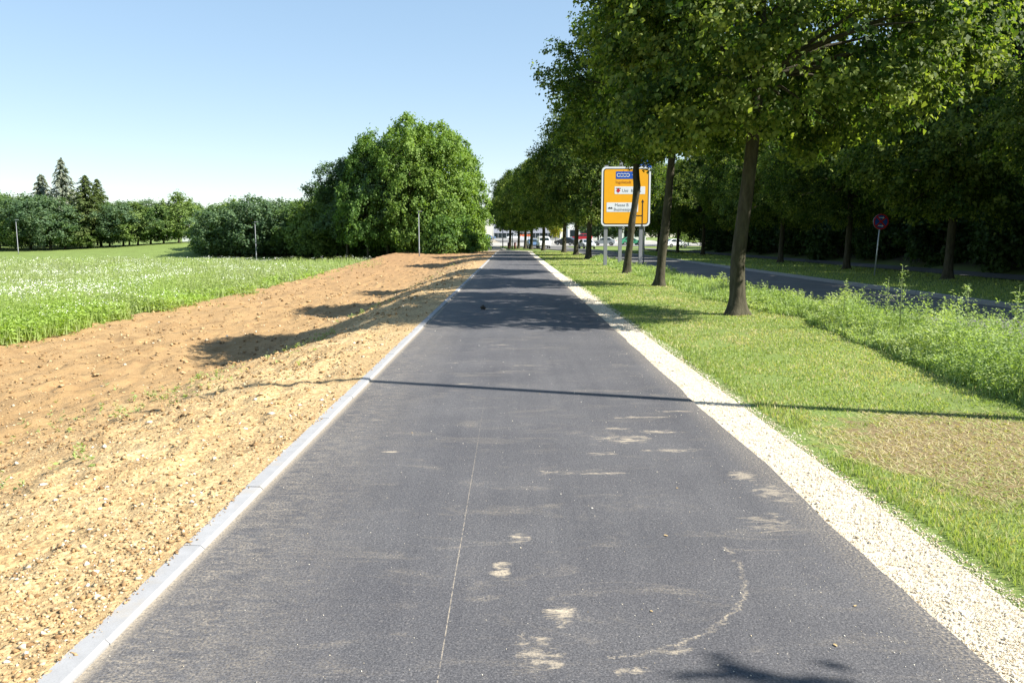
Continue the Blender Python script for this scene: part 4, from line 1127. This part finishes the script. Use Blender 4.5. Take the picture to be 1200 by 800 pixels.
# ------------------------------------------------------------------ no-stopping sign across the road
N_ = empty("no_stopping_sign", (15.05, 33.0, .02)); tag(N_, "round blue no-stopping sign with red rim and cross on thin pole", "sign")
N_.rotation_euler = (0, R(3.2), 0)
def disc(r, n=32): return [(math.cos(6.28318 * k / n) * r, math.sin(6.28318 * k / n) * r) for k in range(n)]
cz = 2.27
plate("sign_back", disc(.32), 0, .02, M['galv'], N_, 0, cz)
plate("sign_face", disc(.318), -.005, -.001, M['blue'], N_, 0, cz)
ring("rim", 0, cz, .262, .316, -.010, -.006, M['red'], N_)
for i_, sg in enumerate((1, -1)):
    d_ = .19; e_ = .030
    plate("cross_bar", [(-d_ - e_ * .7, -sg * d_ + e_ * .7 * sg), (-d_ + e_ * .7, -sg * d_ - e_ * .7 * sg), (d_ + e_ * .7, sg * d_ - e_ * .7 * sg), (d_ - e_ * .7, sg * d_ + e_ * .7 * sg)], -.010 - .005 * (i_ + 0), -.006 - .005 * i_, M['red'], N_, 0, cz)
for k in (1, -1):
    plate("arrow", [(-.11, -.015), (.05, -.015), (.05, -.045), (.12, 0), (.05, .045), (.05, .015), (-.11, .015)], -.010, -.006, M['white'], N_, 0, cz + k * .165)
mb = MB(); mb.tube([(0, .045, -.3), (0, .045, cz + .3)], .03, 10); mb.obj("pole", M['galv'], N_, True)

# ------------------------------------------------------------------ vehicles at the junction
M['glass'] = simple("car_glass", (.02, .03, .035), .08, .1)
M['tyre'] = simple("tyre_rubber", (.018, .018, .018), .85)
M['rim'] = simple("wheel_rim", (.45, .46, .48), .35, .05, 5, .5, .7)
M['lampc'] = simple("head_lamp", (.75, .77, .78), .15)
M['taill'] = simple("tail_lamp", (.45, .02, .02), .25)
def wheel_meshes():
    t = MB(); n = 18
    for i in range(n):
        a, b = 6.28318 * i / n, 6.28318 * (i + 1) / n
        P = lambda an, r, y: (math.cos(an) * r, y, math.sin(an) * r)
        for (r0, y0, r1, y1) in ((.20, -.10, .30, -.10), (.30, -.10, .325, -.07), (.325, -.07, .325, .07), (.325, .07, .30, .10), (.30, .10, .20, .10)):
            t.poly([P(a, r0, y0), P(b, r0, y0), P(b, r1, y1), P(a, r1, y1)])
    r = MB()
    for i in range(10):
        a = 6.28318 * i / 10; d = .16
        r.poly([(0, -.085, 0), (math.cos(a - d) * .2, -.095, math.sin(a - d) * .2), (math.cos(a + d) * .2, -.095, math.sin(a + d) * .2)])
        r.poly([(0, .085, 0), (math.cos(a - d) * .2, .095, math.sin(a - d) * .2), (math.cos(a + d) * .2, .095, math.sin(a + d) * .2)])
    r.tube([(0, -.07, 0), (0, .07, 0)], .2, 14)
    return t.mesh("tyre", M['tyre'], True), r.mesh("rim", M['rim'])
TY, RM = wheel_meshes()
def car(loc, rz, paint, lab, kind="car", name="parked_car"):
    t = empty(name, loc, rz); tag(t, lab, "car" if kind == "car" else "van", "vehicles around the junction")
    if kind == "car":
        prof = [(-2.05, .28), (2.0, .28), (2.12, .45), (2.10, .66), (1.92, .80), (1.0, .95), (.25, 1.42), (-.2, 1.47), (-1.1, 1.44), (-1.75, 1.05), (-2.1, .98), (-2.15, .5)]
        hw = .87; belt = .93; win = [[(.85, .99), (.22, 1.37), (-.35, 1.40), (-.35, .97)], [(-.43, .97), (-.43, 1.40), (-1.05, 1.37), (-1.5, 1.02)]]
    else:
        prof = [(-2.2, .3), (2.15, .3), (2.3, .5), (2.26, .95), (1.9, 1.1), (1.25, 1.75), (.9, 1.86), (-2.1, 1.9), (-2.25, 1.7), (-2.28, .5)]
        hw = .92; belt = 1.08; win = [[(1.65, 1.15), (1.18, 1.66), (.5, 1.70), (.5, 1.12)], [(.42, 1.12), (.42, 1.70), (-.7, 1.72), (-.7, 1.12)], [(-.8, 1.12), (-.8, 1.72), (-1.9, 1.70), (-1.9, 1.12)]]
    top = max(z for _, z in prof)
    def hwz(z): return hw * (1 - .17 * max(0, (z - belt) / (top - belt)) ** 1.0) * (1 - .05 * max(0, (.5 - z) / .3))
    mb = MB(); m_ = len(prof)
    b = 0
    for sgn in (1, -1):
        mb.v += [(x, sgn * (hwz(z) - .10), z) for x, z in prof]
    # rounded shoulders: an inner outline on each flank
    cx_ = sum(p[0] for p in prof) / m_; cz_ = sum(p[1] for p in prof) / m_
    for sgn in (1, -1):
        mb.v += [(cx_ + (x - cx_) * .965, sgn * hwz(z), cz_ + (z - cz_) * .93) for x, z in prof]
    for i in range(m_):
        j = (i + 1) % m_
        mb.f.append([i, j, m_ + j, m_ + i])
        mb.f.append([i, 2 * m_ + i, 2 * m_ + j, j]); mb.f.append([m_ + i, m_ + j, 3 * m_ + j, 3 * m_ + i])
    mb.f.append([2 * m_ + i for i in range(m_)]); mb.f.append([3 * m_ + i for i in range(m_)][::-1])
    body = mb.obj("body", paint, t)
    for sgn in (1, -1):
        for wq in win:
            mb = MB(); mb.poly([(x, sgn * (hwz(z) + .012), z) for x, z in wq]); mb.poly([(x, sgn * (hwz(z) - .02), z) for x, z in wq][::-1])
            mb.obj("side_window", M['glass'], t)
    def pane(nm, a, c):
        mb = MB(); (x0, z0), (x1, z1) = a, c
        d = Vector((z1 - z0, 0, -(x1 - x0))).normalized(); d = d if d.z > 0 else -d
        d *= .012
        mb.poly([(x0 + d.x, -hwz(z0) * .86, z0 + d.z), (x0 + d.x, hwz(z0) * .86, z0 + d.z), (x1 + d.x, hwz(z1) * .84, z1 + d.z), (x1 + d.x, -hwz(z1) * .84, z1 + d.z)]); mb.obj(nm, M['glass'], t)
    if kind == "car": pane("windscreen", (.93, .995), (.32, 1.375)); pane("rear_window", (-1.2, 1.385), (-1.68, 1.105))
    else: pane("windscreen", (1.82, 1.18), (1.32, 1.68)); pane("rear_window", (-2.235, 1.72), (-2.262, 1.2))
    fx = 2.1 if kind == "car" else 2.27
    for sgn in (1, -1):
        mb = MB(); mb.box(fx - .08, fx + .015, sgn * .62 - .14, sgn * .62 + .14, .60, .72); mb.obj("headlight", M['lampc'], t)
        mb = MB(); mb.box(-fx - .06, -fx + .06, sgn * .66 - .12, sgn * .66 + .12, .78, .92); mb.obj("tail_light", M['taill'], t)
        mb = MB(); mb.box(.72, .86, sgn * (hw + .02), sgn * (hw + .17), belt, belt + .12) if sgn > 0 else mb.box(.72, .86, -(hw + .17), -(hw + .02), belt, belt + .12); mb.obj("mirror", paint, t)
    mb = MB(); mb.box(fx - .02, fx + .022, -.5, .5, .34, .5); mb.obj("grille", M['dark_metal'], t)
    for sx in (1.32, -1.32):
        for sgn in (1, -1):
            wh = link("wheel", TY, t, (sx, sgn * (hw - .08), .325)); link("rim", RM, wh)
    return t
def paint(nm, c): return simple(nm, c, .28, .03, 3, .5)
PW, PB, PR_, PD, PS, PG = paint("paint_white", (.75, .76, .76)), paint("paint_blue", (.10, .17, .30)), paint("paint_red", (.55, .03, .04)), paint("paint_dark", (.03, .035, .04)), paint("paint_silver", (.45, .47, .49)), paint("paint_green", (.05, .26, .14))
def fz(y): return float(far_z(y))
car((px(636.5, 127), 127, fz(127) + .04), R(-86), PW, "white van driving towards the viewer on the sunlit road", "van", "moving_van")
car((px(624.5, 134), 134, fz(134) + .04), R(-84), PB, "blue car on the sunlit road beside the white van", "car", "moving_car")
car((px(681, 168), 168, fz(168) + .55), R(170), PR_, "bright red car past the side street", "car")
car((px(662.5, 152), 152, fz(152) + .07), R(150), PD, "dark car on the side street behind the linden trunks", "car")
car((px(687, 122), 122, fz(122) + .0), R(-80), PS, "silver-grey car half hidden behind a dark linden trunk", "car")
car((px(707.5, 150), 150, fz(150) + .07), R(165), PS, "silver car on the side street left of the sign posts", "car")
car((px(738, 152), 152, fz(152) + .07), R(8), PG, "green car under the yellow direction sign on the side street", "car")
car((px(791, 140), 140, fz(140) - .02), R(15), PW, "white car parked on the lawn edge behind the verge trees", "car")
car((px(571, 206), 206, fz(206) + .08), R(20), PB, "dark blue car at the far end of the path", "car")
car((px(603, 215), 215, fz(215) + .06), R(185), PW, "white car in front of the grey warehouse", "car")

# raise a small lawn pad under the red car is not needed: it stands on the ramp street
tag(link("upper_street", ribbon("upper_street", [(164, 8, 30, fz(164) + .10), (166, 8, 30, fz(166) + .52), (172, 8, 30, fz(172) + .54), (174, 8, 30, fz(174) + .54)], M['pave'])), kind="structure")

# ------------------------------------------------------------------ warehouse and bits at the far end
M['cladding'] = simple("grey_cladding", (.36, .37, .42), .5, .05, 1.5)
M['whitewall'] = simple("white_render", (.70, .70, .68), .8, .04, 1)
Wh = empty("warehouse", (4.5, 236, fz(236))); tag(Wh, "low pale grey clad warehouse at the end of the path", "building")
mb = MB(); mb.box(-10, 10, .25, 16, -.5, 5.0); mb.obj("wall", M['whitewall'], Wh)
for k in range(10):
    mb = MB(); mb.box(-10 + k * 2 + .02, -8 + k * 2 - .02, 0, .24, 1.75, 4.75); mb.obj("cladding_panel", M['cladding'], Wh)
mb = MB(); mb.box(-10.15, 10.15, -.15, 16.1, 5.001, 5.2); mb.obj("roof", M['galv'], Wh)
for k in range(8):
    mb = MB(); mb.box(-9.7 + k * 2.45, -9.7 + k * 2.45 + 2.2, .1, .24, .35, 1.65); wd = mb.obj("window", M['glass'], Wh)
    mb = MB(); mb.box(-9.7 + k * 2.45 + 1.07, -9.7 + k * 2.45 + 1.13, .05, .095, .35, 1.65); mb.obj("mullion", M['galv_pale'], wd)
Hs = empty("white_building", (px(238, 175), 175, float(ground_z(px(238, 175), 175)))); tag(Hs, "small white building glimpsed through the trees beyond the meadow", "building")
mb = MB(); mb.box(-4, 4, 0, 6, -1, 2.6); mb.obj("wall", M['whitewall'], Hs)
mb = MB(); mb.prism([(-4.3, 2.6), (4.3, 2.6), (0, 3.6)], -.3, 6.3); mb.obj("roof", M['galv'], Hs)
for k in (-2.4, 0, 2.4):
    mb = MB(); mb.box(k - .5, k + .5, -.04, -.003, 1.0, 2.0); mb.obj("window", M['glass'], Hs)
Rb = empty("right_building", (24, 215, fz(215))); Rb.name = "shop_building"; tag(Rb, "white flat-roofed building behind the cars at the junction", "building")
mb = MB(); mb.box(-9, 12, 0, 12, -.5, 4.6); mb.obj("wall", M['whitewall'], Rb)
mb = MB(); mb.box(-9.2, 12.2, -.2, 12.2, 4.601, 4.85); mb.obj("roof", M['galv'], Rb)
for k in range(7):
    mb = MB(); mb.box(-8.4 + k * 2.9, -6.4 + k * 2.9, -.04, -.003, .8, 2.6); mb.obj("window", M['glass'], Rb)

# litter bins, posts, barrier, yellow sign near the far corner
M['bin'] = simple("bin_brown", (.10, .035, .022), .6, .1)
for xp in (596.3, 603.6):
    t = empty("litter_bin", (px(xp, 131), 131, fz(131) - .05)); tag(t, "dark brown cylindrical litter bin on the lawn corner by the far path", "bin", "litter bins at the lawn corner")
    mb = MB(); mb.tube([(0, 0, 0), (0, 0, .05), (0, 0, .85)], [.17, .21, .22], 14); mb.obj("drum", M['bin'], t, True)
    mb = MB(); mb.tube([(0, 0, .852), (0, 0, .90), (0, 0, .98)], [.24, .24, .10], 14); mb.obj("lid", M['bin'], t, True)
for xp, Yd, h, lab in ((589.3, 133, 3.9, "thin dark pole at the lawn corner by the far path"), (600.4, 128, 2.6, "thin green pole between the two litter bins"), (577.5, 185, 6.5, "pale mast rising behind the far end of the path"), (567, 128, 1.0, "short brown post at the soil edge by the far path")):
    t = empty("pole", (px(xp, Yd), Yd, fz(Yd) - .05)); tag(t, lab, "pole")
    m_ = {589.3: 'dark_metal', 600.4: 'pole_green', 577.5: 'galv_pale', 567: 'bin'}[xp]
    if m_ == 'pole_green': M['pole_green'] = simple("pole_green", (.03, .14, .09), .5)
    mb = MB(); mb.tube([(0, 0, -.2), (0, 0, h)], [.09, .07], 10); mb.obj("shaft", M[m_], t, True)
    mb = MB(); mb.tube([(0, 0, h + .001), (0, 0, h + .06)], [.10, .03], 10); mb.obj("cap", M[m_], t, True)
M['orange'] = simple("barrier_orange", (.75, .16, .05), .5)
for k in range(4):
    t = empty("road_barrier", (px(609 + k * 4.2, 190), 190, fz(190))); tag(t, "orange and white barrier board on the far road", "barrier", "barrier boards on the far road")
    mb = MB(); mb.box(-.38, .38, -.02, .02, 1.15, 1.6); mb.obj("top_board", M['orange'], t)
    mb = MB(); mb.box(-.38, .38, -.02, .02, .25, 1.1); mb.obj("lower_board", M['white'], t)
    for sx in (-.3, .3):
        mb = MB(); mb.box(sx - .03, sx + .03, .025, .07, -.1, 1.6); mb.obj("leg", M['galv'], t)
t = empty("yellow_signpost", (px(650, 160), 160, fz(160))); tag(t, "small yellow signpost by the junction behind the lindens", "sign")
plate("sign_face", rrect(1.3, 1.0, .08), 0, .04, M['yellow'], t, 0, 3.1)
for sx in (-.45, .45):
    mb = MB(); mb.tube([(sx, .09, -.1), (sx, .09, 3.5)], .045, 8); mb.obj("post", M['galv'], t, True)
